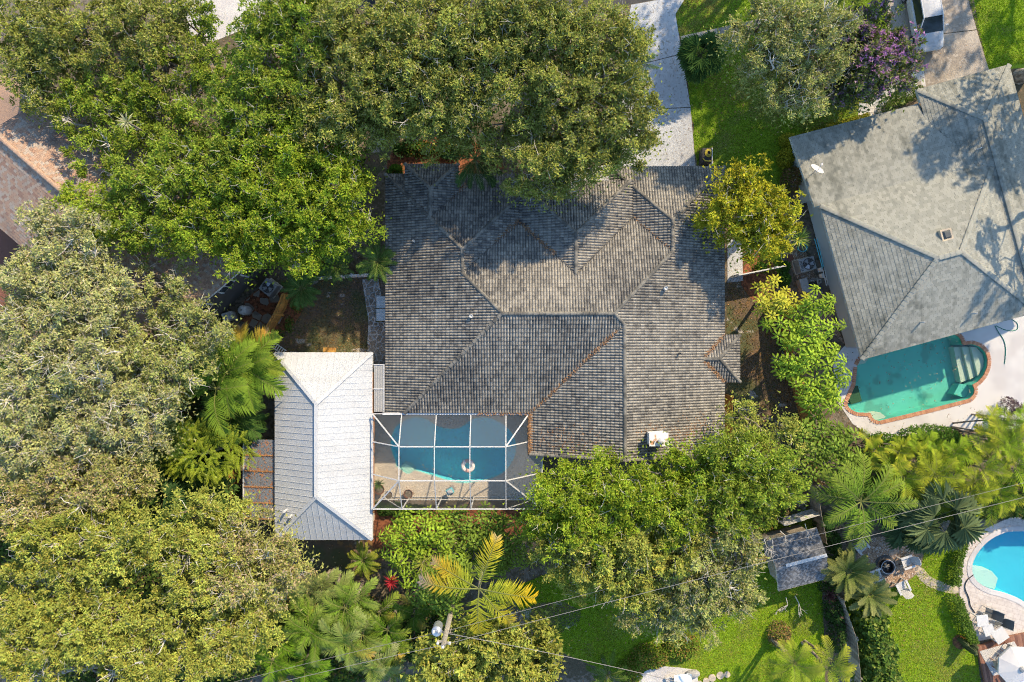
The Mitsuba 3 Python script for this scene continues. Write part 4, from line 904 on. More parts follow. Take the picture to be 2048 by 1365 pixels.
def sling(label, x, y, rz):
    k = thing('sling_chair', label, 'chair', group='dark sling chairs on the travertine'); o = P(x, y); W = lambda q: rotz(np.asarray(q, float), rz) + o
    part(k, 'seat', MB().add(W([(-.28, .28, .40), (.28, .28, .40), (.28, -.22, .36), (-.28, -.22, .36)]), [(0,2,1),(0,3,2)]), 'dark_grey'); part(k, 'backrest', MB().add(W([(-.28, -.22, .36), (.28, -.22, .36), (.28, -.55, .95), (-.28, -.55, .95)]), [(0,1,2),(0,2,3)]), 'dark_grey')
    for s in (-1, 1):
        part(k, 'frame', MB().tube(W([(s*.3, .3, 0), (s*.3, .3, .42), (s*.3, -.22, .38), (s*.3, -.56, .97)]), .022), 'mid_grey'); part(k, 'armrest', MB().tube(W([(s*.31, .3, .42), (s*.32, .26, .62), (s*.32, -.38, .63)]), .025), 'mid_grey'); part(k, 'leg', MB().tube(W([(s*.3, -.22, .38), (s*.3, -.35, 0)]), .02), 'mid_grey')
sling('dark sling chair nearest the azure pool', 1970, 1222, 1.3); sling('dark sling chair beside the white tables, right of the other one', 1990, 1239, 1.45)
def table(label, x, y, rz, h, s):
    k = thing('white_table', label, 'table'); o = P(x, y); b = trimesh.creation.box((s, s, .05)); part(k, 'top', MB().add(rotz(b.vertices, rz) + o + [0, 0, h], b.faces), 'white_paint')
    for sx in (-1, 1):
        for sy in (-1, 1): c = rotz(np.array([[sx * s * .42, sy * s * .42, 0]]), rz)[0] + o; part(k, 'leg', MB().bar(c, c + [0, 0, h - .03], .05), 'white_paint')
table('square white table nearest the trimmed hedge', 1950, 1233, .12, .72, .72); table('white table in the middle of the three', 1963, 1252, .35, .68, .66); table('white table beside the wooden deck', 1985, 1262, .6, .7, .85)
# wooden deck: single boards
DK = Polygon(PL([(1950,1291),(2010,1272),(2160,1238),(2190,1440),(1985,1460)])); k = thing('wooden_deck', 'dark red wooden deck in the bottom right corner', 'deck'); da = math.radians(-80); rg = np.random.default_rng(21)
R_ = affinity.rotate(DK, -math.degrees(da), origin=(0, 0)); x0_, y0_, x1_, y1_ = R_.bounds; n = int((y1_ - y0_) / .145)
for i in range(n):
    strip = R_.intersection(box(x0_ - 1, y0_ + i * .145, x1_ + 1, y0_ + i * .145 + .137))
    for g in polys(strip):
        xa, xb = g.bounds[0], g.bounds[2]; cut = xa + (xb - xa) * (.3 + .4 * rg.random())
        for h in (box(-99, -99, cut - .004, 99), box(cut + .004, -99, 99, 99)):
            for gg in polys(g.intersection(h)):
                mb = MB().prism(affinity.rotate(gg, math.degrees(da), origin=(0, 0)), .05, .24 + rg.normal(0, .003)); mb.u = [np.tile([rg.random(), 0], (mb.n, 1))]; part(k, 'board', mb, 'deck_wood')
def f_rug(p, n, uv):
    a = math.radians(18); x = (p.x * math.cos(a) + p.y * math.sin(a)) / .62; y = (-p.x * math.sin(a) + p.y * math.cos(a)) / .62
    d = dr.abs(x - dr.floor(x) - .5) + dr.abs(y - dr.floor(y) - .5); s = d * 6 - dr.floor(d * 6); return mix((.60, .57, .53), (.30, .29, .28), smoothstep(.45, .55, s))
mat('rug', proc(f_rug), .95)
rugp = Polygon(PL([(1959,1303),(2028,1283),(2060,1335),(1986,1352)], .25)); single('outdoor_rug', MB().prism(rugp, .25, .262), 'rug', 'pale rug with a concentric diamond pattern on the wooden deck', 'rug')
def wicker(label, x, y, rz):
    k = thing('wicker_chair', label, 'chair', group='brown chairs on the rug'); o = P(x, y, .26); W = lambda q: rotz(np.asarray(q, float), rz) + o
    def bx(nm, c, s, m): b = trimesh.creation.box(s); part(k, nm, MB().add(W(np.array(b.vertices) + c), b.faces), m)
    bx('seat', (0, 0, .36), (.55, .55, .1), 'tan_concrete'); bx('backrest', (0, -.3, .6), (.58, .08, .5), 'grey_wood')
    for s in (-1, 1): bx('armrest', (s * .31, 0, .55), (.07, .6, .05), 'grey_wood'); bx('leg', (s * .27, .25, .18), (.05, .05, .36), 'deck_wood'); bx('leg', (s * .27, -.27, .18), (.05, .05, .36), 'deck_wood')
wicker('brown cushioned chair at the upper edge of the rug', 2012, 1297, 2.6); wicker('brown cushioned chair in the middle of the rug', 1990, 1322, -1.3); wicker('brown chair half under the white umbrella', 2018, 1345, .4)
k = thing('deck_table', 'low brown wooden table between the chairs on the rug', 'table'); q = P(2006, 1322, .26); part(k, 'top', MB().box(q + [0, 0, .42], (.8, .5, .05), .3), 'tan_concrete')
for s in (-1, 1): part(k, 'leg', MB().box(q + [s * .3, s * .09, .2], (.06, .4, .4), .3), 'deck_wood')
um = thing('garden_umbrella', 'big white octagonal umbrella in the bottom right corner', 'umbrella'); q = P(2043, 1338, 2.5); q0 = np.array([q[0], q[1], .25])
for i in range(8):
    a, b = i * np.pi / 4 + .35, (i + 1) * np.pi / 4 + .35; R_u = 1.25; A, B = q + [R_u * math.cos(a), R_u * math.sin(a), -.32], q + [R_u * math.cos(b), R_u * math.sin(b), -.32]; tip = q + [0, 0, .12]; m1 = (A + B) / 2 + [0, 0, .0]
    part(um, 'panel', MB().add([tip, A, B, A - [0, 0, .12], B - [0, 0, .12]], [(0,1,2),(1,3,4),(1,4,2)]), 'pale_deck'); part(um, 'rib', MB().tube([tip - [0, 0, .06], A - [0, 0, .03]], .012, 5), 'dark_grey')
part(um, 'pole', MB().tube([q0, q], .03, 8), 'mid_grey'); v, f = lathe([(.2, .1), (.16, .15), (0, .24)], 8); part(um, 'finial', MB().add(v + q, f), 'mid_grey')
# column cactus with its long shadow
k = thing('column_cactus', 'olive green column cactus standing at the edge of the east lawn', 'cactus'); mat('cactus', (.10, .12, .05), .7); rg = np.random.default_rng(31)
for dx, dy, h in [(0, 0, 1.5), (.25, .12, 1.25), (-.18, .2, 1.0), (.12, -.22, 1.35)]:
    a = np.arange(16) / 16 * 2 * np.pi; rr = .11 + .025 * np.cos(a * 8); q = P(1922, 1284); lv = [np.column_stack([q[0] + dx + rr * s * np.cos(a), q[1] + dy + rr * s * np.sin(a), np.full(16, z)]) for s, z in ((1, 0), (1.05, h * .5), (1, h * .9), (.6, h), (.05, h + .04))]
    mb = MB(); v = np.vstack(lv); mb.add(v, [t for i in range(4) for j in range(16) for t in ((i*16+j, i*16+(j+1)%16, i*16+16+(j+1)%16), (i*16+j, i*16+16+(j+1)%16, i*16+16+j))]); part(k, 'column', mb, 'cactus', smooth=40)
struct('cactus_bed', MB().prism(wobble(Point(*P(1919, 1284)[:2]).buffer(.45), .08, 3), 0, .03), 'red_mulch')
# things at the bottom edge: slab, tarp, chairs
struct('small_patio', MB().prism(wobble(Polygon(PL([(1262,1420),(1275,1350),(1300,1338),(1330,1332),(1395,1340),(1398,1420)])), .06, 5), 0, .04), 'pale_deck')
k = thing('blue_tarp', 'crumpled blue and white tarpaulin at the bottom edge', 'tarpaulin'); X, Y = np.meshgrid(np.linspace(1344, 1380, 22), np.linspace(1343, 1400, 26)); B_ = np.array([P(a, b)[:2] for a, b in zip(X.ravel(), Y.ravel())]); zz = .12 + .7 * meshkit.fbm(np.column_stack([B_ * 1.6, np.zeros(len(B_))]), 3) ; i = np.arange(25)[:, None] * 22 + np.arange(21)[None]
f = np.concatenate([np.stack([i, i + 22, i + 23], -1).reshape(-1, 3), np.stack([i, i + 23, i + 1], -1).reshape(-1, 3)])
mat('tarp', proc(lambda p, n, uv: mix((.62, .70, .74), (.22, .48, .62), smoothstep(.45, .55, fbm(p.x * 1.2, p.y * 1.2, 3., 2)))), .45); part(k, 'sheet', MB().add(np.column_stack([B_, zz]), f), 'tarp', smooth=40)
k = thing('white_crate', 'white slatted crate beside the blue tarpaulin', 'crate'); q = P(1337, 1358)
part(k, 'base', MB().box(q + [0, 0, .1], (.45, .42, .05), .3), 'dull_white')
for i in range(4): a = rotz(np.array([[-.2, -.18 + i * .12, .25], [.2, -.18 + i * .12, .25]]), .3) + q; part(k, 'slat', MB().bar(a[0], a[1], .07, .03), 'white_paint')
for s in (-1, 1): a = rotz(np.array([[s * .2, -.2, .12], [s * .2, .2, .12]]), .3) + q; part(k, 'side', MB().bar(a[0], a[1], .03, .22), 'dull_white')
k = thing('grey_cushion', 'grey folded cover beside the blue tarpaulin', 'cover'); m = trimesh.creation.icosphere(2); part(k, 'fabric', MB().add(np.array(m.vertices) * [.4, .22, .2] * (1 + .25 * meshkit.noise(np.array(m.vertices) * 3)[:, None]) + P(1386, 1348, .15), m.faces), 'mid_grey', smooth=60)

# ------------------------------------------------------------------ utility pole and power lines
up = thing('utility_pole', 'wooden utility pole with a grey transformer at the bottom', 'utility pole'); b = P(895, 1157, 0); zt_ = 9.9
top = np.array([P(886, 1293, zt_)[0], P(886, 1293, zt_)[1], zt_]); base = np.array([top[0] + .05, top[1] + .05, 0])
part(up, 'pole', MB().tube([base, (base + top) / 2, top], [.17, .15, .12], 10), 'grey_wood')
tc = top + [-.42, .35, -1.75]; v, f = lathe([(0, 0), (.24, .0), (.24, .75), (.26, .76), (.26, .8), (.1, .88), (0, .9)], 20); part(up, 'transformer', MB().add(v + tc, f), 'steel', smooth=40)
for dx, dy in ((-.14, .05), (.12, .1)): v, f = lathe([(.05, .85), (.06, .92), (.03, .95), (.06, 1.0), (.03, 1.03), (.05, 1.1), (0, 1.12)], 10); part(up, 'insulator', MB().add(v + tc + [dx, dy, 0], f), 'dull_white', smooth=40)
part(up, 'bracket', MB().bar(tc + [.1, 0, .4], top + [0, 0, -1.35], .08), 'dark_grey'); part(up, 'cross_arm', MB().bar(top + [-.35, .05, -.5], top + [.35, -.05, -.5], .09), 'grey_wood')
for s in (-1, 1): v, f = lathe([(.05, -.45), (.07, -.38), (.04, -.34), (.07, -.3), (0, -.26)], 10); part(up, 'insulator', MB().add(v + top + [s * .3, 0, 0], f), 'dull_white')
v, f = lathe([(.05, 0), (.07, .06), (.04, .1), (.07, .14), (0, .18)], 10); part(up, 'insulator', MB().add(v + top, f), 'dull_white')
def wire(label, pts, r, sag):
    out = []
    for a, b in zip(pts[:-1], pts[1:]):
        t = np.linspace(0, 1, 24)[:, None]; q = np.array(a) + (np.array(b) - a) * t; q[:, 2] -= sag * 4 * t[:, 0] * (1 - t[:, 0]); out.append(q)
    single('power_line', MB().tube(np.vstack([out[0]] + [o[1:] for o in out[1:]]), r, 5), 'wire', label, 'power line')
s9 = 9.9; A = P(884, 1291, 10.05); dirA = unit(P(2048, 1002, 10) - P(977, 1267, 10))
wire('top power line crossing from the pole to the right edge', [P(300, 1432, 10), A, P(2500, 885, 10)], .013, .25)
B = np.array([top[0], top[1] + .1, 8.3]); wire('lower power line running past the garden shed roof', [P(300, 1410, 8.3), B, P(2500, 855, 8.3)], .011, .3)
wire('thick twisted service line from the pole to the lower right', [np.array([top[0] + .1, top[1] + .1, 8.6]), P(1480, 1395, 6.0)], .018, .35)
# ------------------------------------------------------------------ planting
def sticks(mb, p0, p1, r0, r1, n=4, col=None):
    """many straight tapering twigs at once"""
    p0, p1 = np.asarray(p0, float).reshape(-1, 3), np.asarray(p1, float).reshape(-1, 3); m = len(p0)
    if m == 0: return
    r0, r1 = np.broadcast_to(r0, m), np.broadcast_to(r1, m); d = unit(p1 - p0); ref = np.where(np.abs(d[:, 2:3]) < .9, [0, 0, 1.0], [1.0, 0, 0]); x = unit(np.cross(d, ref)); y = np.cross(d, x)
    a = np.arange(n) / n * 2 * np.pi; ring = np.cos(a)[None, :, None] * x[:, None] + np.sin(a)[None, :, None] * y[:, None]
    v = np.concatenate([p0[:, None] + ring * r0[:, None, None], p1[:, None] + ring * r1[:, None, None]], 1).reshape(-1, 3)
    j = np.arange(n); k = (j + 1) % n; f = np.concatenate([np.stack([j, k, n + k], -1), np.stack([j, n + k, n + j], -1)])
    mb.add(v, (np.arange(m)[:, None, None] * 2 * n + f).reshape(-1, 3), col)
def leaf_tris(mb, pos, out, L, W, col, rng, spread=.9):
    n = len(pos); d = unit(out + rng.normal(0, spread, (n, 3))); s = unit(np.cross(d, rng.normal(0, .75, (n, 3)) + [.2, .28, .85])); L = L * (.65 + .7 * rng.random(n))[:, None]; W = W * (.7 + .6 * rng.random(n))[:, None]
    v = np.stack([pos - s * W * .5, pos + s * W * .5, pos + d * L], 1).reshape(-1, 3); mb.add(v, np.arange(3 * n).reshape(-1, 3), np.repeat(col, 3, 0))
def leaf_kites(mb, pos, d, nrm, L, W, col, fold=.0):
    """pointed oval leaves: two triangles each, folded along the midrib"""
    n = len(pos); d = unit(d); s = unit(np.cross(d, nrm)); u = np.cross(s, d); L = np.broadcast_to(L, n)[:, None]; W = np.broadcast_to(W, n)[:, None]
    m = pos + d * L * .45
    v = np.stack([pos, m - s * W * .5 + u * W * fold, pos + d * L, m + s * W * .5 + u * W * fold], 1).reshape(-1, 3); b = np.arange(n)[:, None, None] * 4
    mb.add(v, (b + np.array([[0, 1, 2], [0, 2, 3]])).reshape(-1, 3), np.repeat(col, 4, 0))
PAL = {  # mean leaf colours (linear albedo) and the share of odd tones
    'olive': ((.265, .295, .062), (.36, .35, .13), .18), 'green': ((.215, .295, .036), (.31, .33, .07), .14), 'yellow': ((.325, .360, .072), (.40, .37, .08), .16),
    'pale': ((.385, .400, .150), (.43, .41, .25), .22), 'sage': ((.320, .350, .105), (.39, .37, .20), .20), 'bright': ((.240, .330, .030), (.34, .36, .06), .13),
    'gold': ((.370, .385, .034), (.50, .44, .04), .24), 'violet': ((.165, .215, .060), (.29, .21, .26), .30), 'dry': ((.335, .34, .10), (.43, .34, .20), .30)}
def oak(name, label, pal, lobes, trunk=None, cat='tree', group=None, dens=3.1, per=256, L=.14, W=.085, twigs=2, bark='bark', twig_m='pale_bark', seed=0, clump=.52, sparse=0.0, flower=None, dome=.55, extra_bare=0):
    rng = np.random.default_rng(seed + 1000); base, odd, share = [np.array(x) if i < 2 else x for i, x in enumerate(PAL[pal])]
    C, N, hue = [], [], []
    for (x, y, rx, ry, zt) in lobes:
        s = (H - zt) / F; c = P(x, y, zt - .4); a, b = rx * s, ry * s; n = max(4, int(math.pi * a * b * dens * (1 - sparse)))
        t = rng.random(n) * 2 * np.pi; r = np.sqrt(rng.random(n)) * (.94 + .2 * meshkit.noise(np.column_stack([np.cos(t) * 2 + x, np.sin(t) * 2 + y, np.zeros(n)])))
        depth = dome * (a + b) / 2 * .8
        z = zt - .35 - depth * (1 - np.sqrt(np.clip(1 - .9 * r ** 2, 0, 1))) + (meshkit.fbm(np.column_stack([r * np.cos(t) * a, r * np.sin(t) * b, np.full(n, x)]) * .9, 2) - .5) * 1.5 - (rng.random(n) < .3) * rng.random(n) * 1.6
        p = np.column_stack([c[0] + a * r * np.cos(t), c[1] + b * r * np.sin(t), z]); C.append(p); N.append(unit(np.column_stack([np.cos(t) * r * .8, np.sin(t) * r * .8, np.full(n, .8)])))
    C, N = np.vstack(C), np.vstack(N); nc = len(C)
    k = thing(name, label, cat, group)
    ctr = C.mean(0); tb = np.array([*(P(*trunk)[:2] if trunk else ctr[:2]), 0.0]); hz = C[:, 2].max()
    # wood: trunk, limbs to groups of clumps, boughs to every clump, twigs through the leaves
    fork = tb + [*(rng.normal(0, .2, 2)), .33 * hz]; kk = min(max(4, nc // 14), 12); idx = rng.choice(nc, kk, replace=False); cen = C[idx].copy()
    for _ in range(6):
        own = np.argmin(((C[:, None] - cen[None]) ** 2).sum(-1), 1); cen = np.array([C[own == j].mean(0) if (own == j).any() else cen[j] for j in range(kk)])
    mbt = MB(); r0 = .05 * hz * (.6 + .4 * min(1, nc / 60)); mbt.tube([tb - [0, 0, .1], tb + (fork - tb) * .5 + [.05, 0, 0], fork], [r0 * 1.25, r0, r0 * .85], 9); part(k, 'trunk', mbt, bark, smooth=60)
    mbb = MB(); knots = []
    for j in range(kk):
        e = cen[j] - [0, 0, .9]; mid = fork + (e - fork) * .5 + [0, 0, .12 * np.linalg.norm(e - fork)] + rng.normal(0, .25, 3); q = chaikin(np.array([fork, mid, e]), 2, False); q += rng.normal(0, .06, q.shape) * (np.arange(len(q)) > 0)[:, None]
        mbb.tube(q, np.linspace(r0 * .62, r0 * .2, len(q)), 6); knots.append(q)
    start = np.array([knots[own[i]][rng.integers(len(knots[own[i]]) // 2, len(knots[own[i]]))] for i in range(nc)]); endp = C - [0, 0, .12]; mid = (start + endp) / 2 + rng.normal(0, .16, (nc, 3))
    sticks(mbb, start, mid, r0 * .16 + .01, r0 * .11 + .008, 5); sticks(mbb, mid, endp, r0 * .11 + .008, .014, 5); part(k, 'branches', mbb, bark, smooth=60)
    nt = int(nc * twigs)
    if nt:
        mbw = MB(); i = rng.integers(0, nc, nt); d = unit(N[i] * .9 + rng.normal(0, .8, (nt, 3))); a = C[i] + rng.normal(0, .12, (nt, 3)) - N[i] * .15; L_ = clump * (.5 + .9 * rng.random(nt))[:, None]; b = a + d * L_; c = b + unit(d + rng.normal(0, .7, (nt, 3))) * L_ * .6
        sticks(mbw, a, b, .016, .010, 3); sticks(mbw, b, c, .010, .005, 3); c2 = b + unit(d + rng.normal(0, .8, (nt, 3))) * L_ * .5; sticks(mbw, b, c2, .009, .004, 3); part(k, 'twigs', mbw, twig_m, kind='stuff')
    if extra_bare:                                            # bare pale boughs that rise through the crown
        mbx = MB()
        for _ in range(extra_bare):
            i = rng.integers(nc); a = knots[own[i]][-2]; q = [a, a + (C[i] - a) * .6 + rng.normal(0, .25, 3), C[i] + N[i] * .5]
            q = chaikin(np.array(q), 1, False); q = q + rng.normal(0, .05, q.shape); mbx.tube(q, np.linspace(.085, .03, len(q)), 5)
            for s_ in range(5): e = q[-1] + unit(rng.normal(0, 1, 3) + [0, 0, .3]) * (.5 + .5 * rng.random()); m_ = (q[-2] + e) / 2 + rng.normal(0, .1, 3); sticks(mbx, [q[-2], m_], [m_, e], [.032, .02], [.02, .008], 4)
        part(k, 'bare_boughs', mbx, 'pale_bark', smooth=60, kind='stuff')
    # leaves: puffs inside every clump
    mbl = MB(); npf = 8; sz = (.55 + .95 * rng.random((nc, 1, 1)) ** 1.3); o = unit(rng.normal(0, 1, (nc, npf, 3)) + N[:, None] * .7) * clump * sz * (.3 + .75 * rng.random((nc, npf, 1)))
    gro = unit(N * [1, 1, .25] + rng.normal(0, .5, (nc, 3)) * [1, 1, .3])[:, None]; pf = C[:, None] + o + gro * (o * gro).sum(-1, keepdims=True) * .8; pf[..., 2] += .05
    ch = rng.normal(0, .16, (nc, 1)); tone = rng.random((nc, npf)); m = per // npf
    pp = np.repeat(pf.reshape(-1, 3), m, 0); o = unit(rng.normal(0, 1, pp.shape) + np.repeat(N, npf * m, 0) * .6); rad = np.repeat(np.repeat(clump * (.24 + .2 * sz[:, 0]), npf, 0), m, 0) * np.sqrt(rng.random((len(pp), 1))); pos = pp + o * rad * [1, 1, .7]
    c1 = base * (1 + np.repeat(np.repeat(ch, npf, 0).ravel() + rng.normal(0, .10, nc * npf), m))[:, None]; is_odd = rng.random(len(pp)) < share * (.3 + 1.4 * np.repeat(tone.ravel(), m)); c1 = np.where(is_odd[:, None], odd, c1) * (1 + rng.normal(0, .16, (len(pp), 1))); c1 *= 1 + rng.normal(0, .05, (len(pp), 3))
    leaf_tris(mbl, pos, o + [0, 0, .25], L, W, np.clip(c1, .01, .6), rng)
    if not sparse or sparse < .25:                            # the lower, looser leaves that close the crown underneath
        ni = nc * 60; i = rng.integers(0, nc, ni); q = C[i] + rng.normal(0, 1, (ni, 3)) * [.5, .5, .3] - [0, 0, .75]; leaf_tris(mbl, q, unit(rng.normal(0, 1, (ni, 3)) + [0, 0, .3]), L * 1.25, W * 1.25, base * (1 + rng.normal(0, .18, (ni, 1))), rng)
    part(k, 'crown', mbl, 'leaf', kind='stuff')
    if flower is not None:
        col, nf, sel = flower; mbf = MB(); w = np.array([sel(*q) for q in C]); i = rng.choice(nc, nf, p=w / w.sum()); q = C[i] + N[i] * clump * .75 + rng.normal(0, .25, (nf, 3)); qq = np.repeat(q, 9, 0); o = unit(rng.normal(0, 1, qq.shape) + [0, 0, .8]); leaf_tris(mbf, qq + o * .07, o, .13, .1, np.array(col) * (.7 + .6 * rng.random((len(qq), 1))), rng, .5); part(k, 'blossoms', mbf, 'leaf', kind='stuff')
    return k
# --- palms
def frond_mesh(rng, L, az, el, droop, nl, leaf, w, col, tip=None, base_gap=.18, vee=.35, sweep=.9, ragged=.12, rach=(.22, .24, .08), leafdroop=.35, dead=0.0):
    t = np.linspace(0, 1, 14); a = el - droop * t ** 1.4; ds = L / 13; x = np.concatenate([[0], np.cumsum(np.cos((a[1:] + a[:-1]) / 2) * ds)]); z = np.concatenate([[0], np.cumsum(np.sin((a[1:] + a[:-1]) / 2) * ds)]); bend = rng.normal(0, .10) * L * t ** 2
    h = np.array([math.cos(az), math.sin(az), 0]); sd = np.array([-h[1], h[0], 0]); pts = x[:, None] * h + z[:, None] * [0, 0, 1] + bend[:, None] * sd
    mb = MB(); mb.tube(pts, np.linspace(.035, .008, 14) * (L / 2.2) ** .5, 4, rach)
    tt = np.linspace(base_gap, .985, nl); P_ = np.stack([np.interp(tt, t, pts[:, i]) for i in range(3)], -1); tan = unit(np.stack([np.interp(tt, t, np.gradient(pts[:, i])) for i in range(3)], -1)); side = unit(np.cross(tan, [0, 0, 1.0])); nup = np.cross(side, tan)
    ln = leaf * np.sin(np.pi * np.clip(.12 + .83 * ((tt - base_gap) / (1 - base_gap)), 0, 1)) ** .55
    for s in (-1, 1):
        sw = sweep + .5 * tt + rng.normal(0, ragged, nl); d = unit(tan * np.sin(sw)[:, None] * .9 + side * s * np.cos(sw * .8)[:, None] + nup * (vee - leafdroop * rng.random(nl))[:, None] * .6); k = tt[:, None]
        c = np.array(col) * (1 + rng.normal(0, .12, (nl, 1)))
        if tip is not None: c = c * (1 - np.clip(k * 1.7 - .55, 0, 1)) + np.array(tip) * np.clip(k * 1.7 - .55, 0, 1)
        if dead: q = np.clip(k * 4 - 4 * (1 - dead), 0, 1); c = c * (1 - q) + np.array([.34, .27, .22]) * q
        l = ln * (1 + rng.normal(0, .08, nl)); m = P_ + d * (l * .55)[:, None]; e = m + unit(d + [0, 0, -leafdroop * 1.6]) * (l * .5)[:, None]; wv = unit(np.cross(d, nup)) * w
        v = np.stack([P_ - wv * .3, P_ + wv * .3, m + wv * .5, m - wv * .5, e], 1).reshape(-1, 3); b = np.arange(nl)[:, None, None] * 5; mb.add(v, (b + np.array([[0, 1, 2], [0, 2, 3], [3, 2, 4]])).reshape(-1, 3), np.repeat(np.clip(c, .01, .7), 5, 0))
    return mb
def palm(name, label, x, y, h, nf, L, col, tip=None, nl=34, leaf=.5, w=.045, el=(1.2, -.2), droop=1.2, seed=0, cat='palm', group=None, azs=None, trunk=True, r=.1, m='gloss_leaf', zref=None, stems=1, spread=.3, odd=None, **kw):
    rng = np.random.default_rng(seed + 500); k = thing(name, label, cat, group); top0 = P(x, y, h)
    for s in range(stems):
        a0 = s * 2.4 + seed; top = top0 + (np.array([math.cos(a0), math.sin(a0), 0]) * spread * (s > 0) * (.5 + rng.random()) + [0, 0, -(s > 0) * rng.random() * .8 * min(1, h)]) ; foot = np.array([*(top0[:2] + (top - top0)[:2] * .3), 0])
        if trunk and h > .6: part(k, 'trunk', MB().tube([foot, (foot + top) / 2 + [.04, .03, 0], top], [r * 1.2, r, r * .85], 8), 'bark', smooth=60)
        n = max(3, nf // stems); list_az = azs if azs else [i * 2.39996 + rng.normal(0, .15) for i in range(n)]
        for i, az in enumerate(list_az):
            f = (i + .5) / len(list_az); d_ = 0.0
            if isinstance(az, tuple): az, Li, d_, ti = az
            else: Li, ti = L * (.85 + .3 * rng.random()), tip
            if odd and rng.random() < odd[0]: ti, d_ = odd[1], .12
            e = el[0] + (el[1] - el[0]) * f + rng.normal(0, .08)
            mb = frond_mesh(rng, Li, az, e, droop * (.8 + .4 * rng.random()), nl, leaf * (.85 + .3 * rng.random()), w, np.array(col) * (1 + rng.normal(0, .13)), ti, dead=d_, **kw)
            for q in mb.v: q += top
            part(k, 'frond', mb, m)
    return k
def fan_palm(name, label, x, y, h, nf, R, col, seed=0, tip=None, group=None, el=(1.1, -.3)):
    rng = np.random.default_rng(seed + 900); k = thing(name, label, 'palm', group); top = P(x, y, h); foot = np.array([top[0], top[1], 0])
    if h > .7: part(k, 'trunk', MB().tube([foot, top], [.14, .12], 8), 'bark', smooth=60)
    for i in range(nf):
        az = i * 2.4 + rng.normal(0, .2); e = el[0] + (el[1] - el[0]) * (i + .5) / nf; h_ = np.array([math.cos(az), math.sin(az), 0]); pet = R * (.55 + .35 * rng.random()); hub = top + (h_ * math.cos(e) + np.array([0, 0, math.sin(e)])) * pet; mb = MB().tube([top, hub], [.02, .012], 4, (.20, .22, .09)); n = 22; a = np.linspace(-2.1, 2.1, n); sd = np.array([-h_[1], h_[0], 0]); fw = unit(h_ * math.cos(e - .5) + np.array([0, 0, math.sin(e - .5)])); nu = np.cross(fw, sd)
        d = np.cos(a)[:, None] * fw + np.sin(a)[:, None] * sd + (-.25 + .1 * rng.normal(0, 1, n))[:, None] * nu * np.sign(nu[2]); l = R * .62 * (1 - .12 * np.abs(a) / 2) * (1 + rng.normal(0, .05, n)); c = np.array(col) * (1 + rng.normal(0, .12)) * (1 + rng.normal(0, .08, (n, 1)))
        d = unit(d); m = hub + d * (l * .6)[:, None]; e_ = m + unit(d + [0, 0, -.5]) * (l * .45)[:, None]; s = unit(np.cross(d, [0, 0, 1.0])) * R * .055; v = np.stack([np.repeat(hub[None], n, 0), m - s, e_, m + s], 1).reshape(-1, 3); b = np.arange(n)[:, None, None] * 4; mb.add(v, (b + np.array([[0, 1, 2], [0, 2, 3]])).reshape(-1, 3), np.repeat(np.clip(c, .01, .6), 4, 0)); part(k, 'frond', mb, 'gloss_leaf')
    return k
# --- whorled schefflera leaves: a few variants, placed many times
def whorl(seed, n, L, W, col, droop):
    rng = np.random.default_rng(seed); mb = MB()
    for ring, (m, sc, el) in enumerate([(n, 1.0, .05), (n - 4, .62, .6)]):
        a = np.arange(m) / m * 2 * np.pi + rng.random(m) * .3 + ring; d = np.stack([np.cos(a), np.sin(a), np.full(m, el)], -1); l = L * sc * (.85 + .3 * rng.random(m)); c = np.array(col) * (1 + .25 * ring) * (1 + rng.normal(0, .12, (m, 1))); d = unit(d); s = unit(np.cross(d, [0, 0, 1.0])) * W * .5; p0 = d * .05 + [0, 0, .05 * ring]
        m1 = p0 + d * (l * .4)[:, None] + [0, 0, .03]; m2 = p0 + d * (l * .78)[:, None] - [0, 0, droop * .35]; e = p0 + d * l[:, None] - [0, 0, droop]
        v = np.stack([p0, m1 - s * .8 + [0, 0, .02], m2 - s, e, m2 + s, m1 + s * .8 + [0, 0, .02], m1, m2], 1).reshape(-1, 3); b = np.arange(m)[:, None, None] * 8
        mb.add(v, (b + np.array([[0, 1, 6], [0, 6, 5], [1, 2, 7], [1, 7, 6], [6, 7, 4], [6, 4, 5], [2, 3, 7], [7, 3, 4]])).reshape(-1, 3), np.repeat(np.clip(c, .01, .6), 8, 0))
    return mb
WH = {}
def whorls(col, droop, tag, L=.42, n=10):
    if tag not in WH:
        WH[tag] = []
        for i in range(5):
            mb = whorl(i * 7 + len(tag), n, L, L * .27, np.array(col) * (.85 + .1 * i), droop); WH[tag].append(mikit.ply(trimesh.Trimesh(np.vstack(mb.v), np.vstack(mb.f), process=False), 'gloss_leaf', False, color=np.vstack(mb.c)))
    return WH[tag]
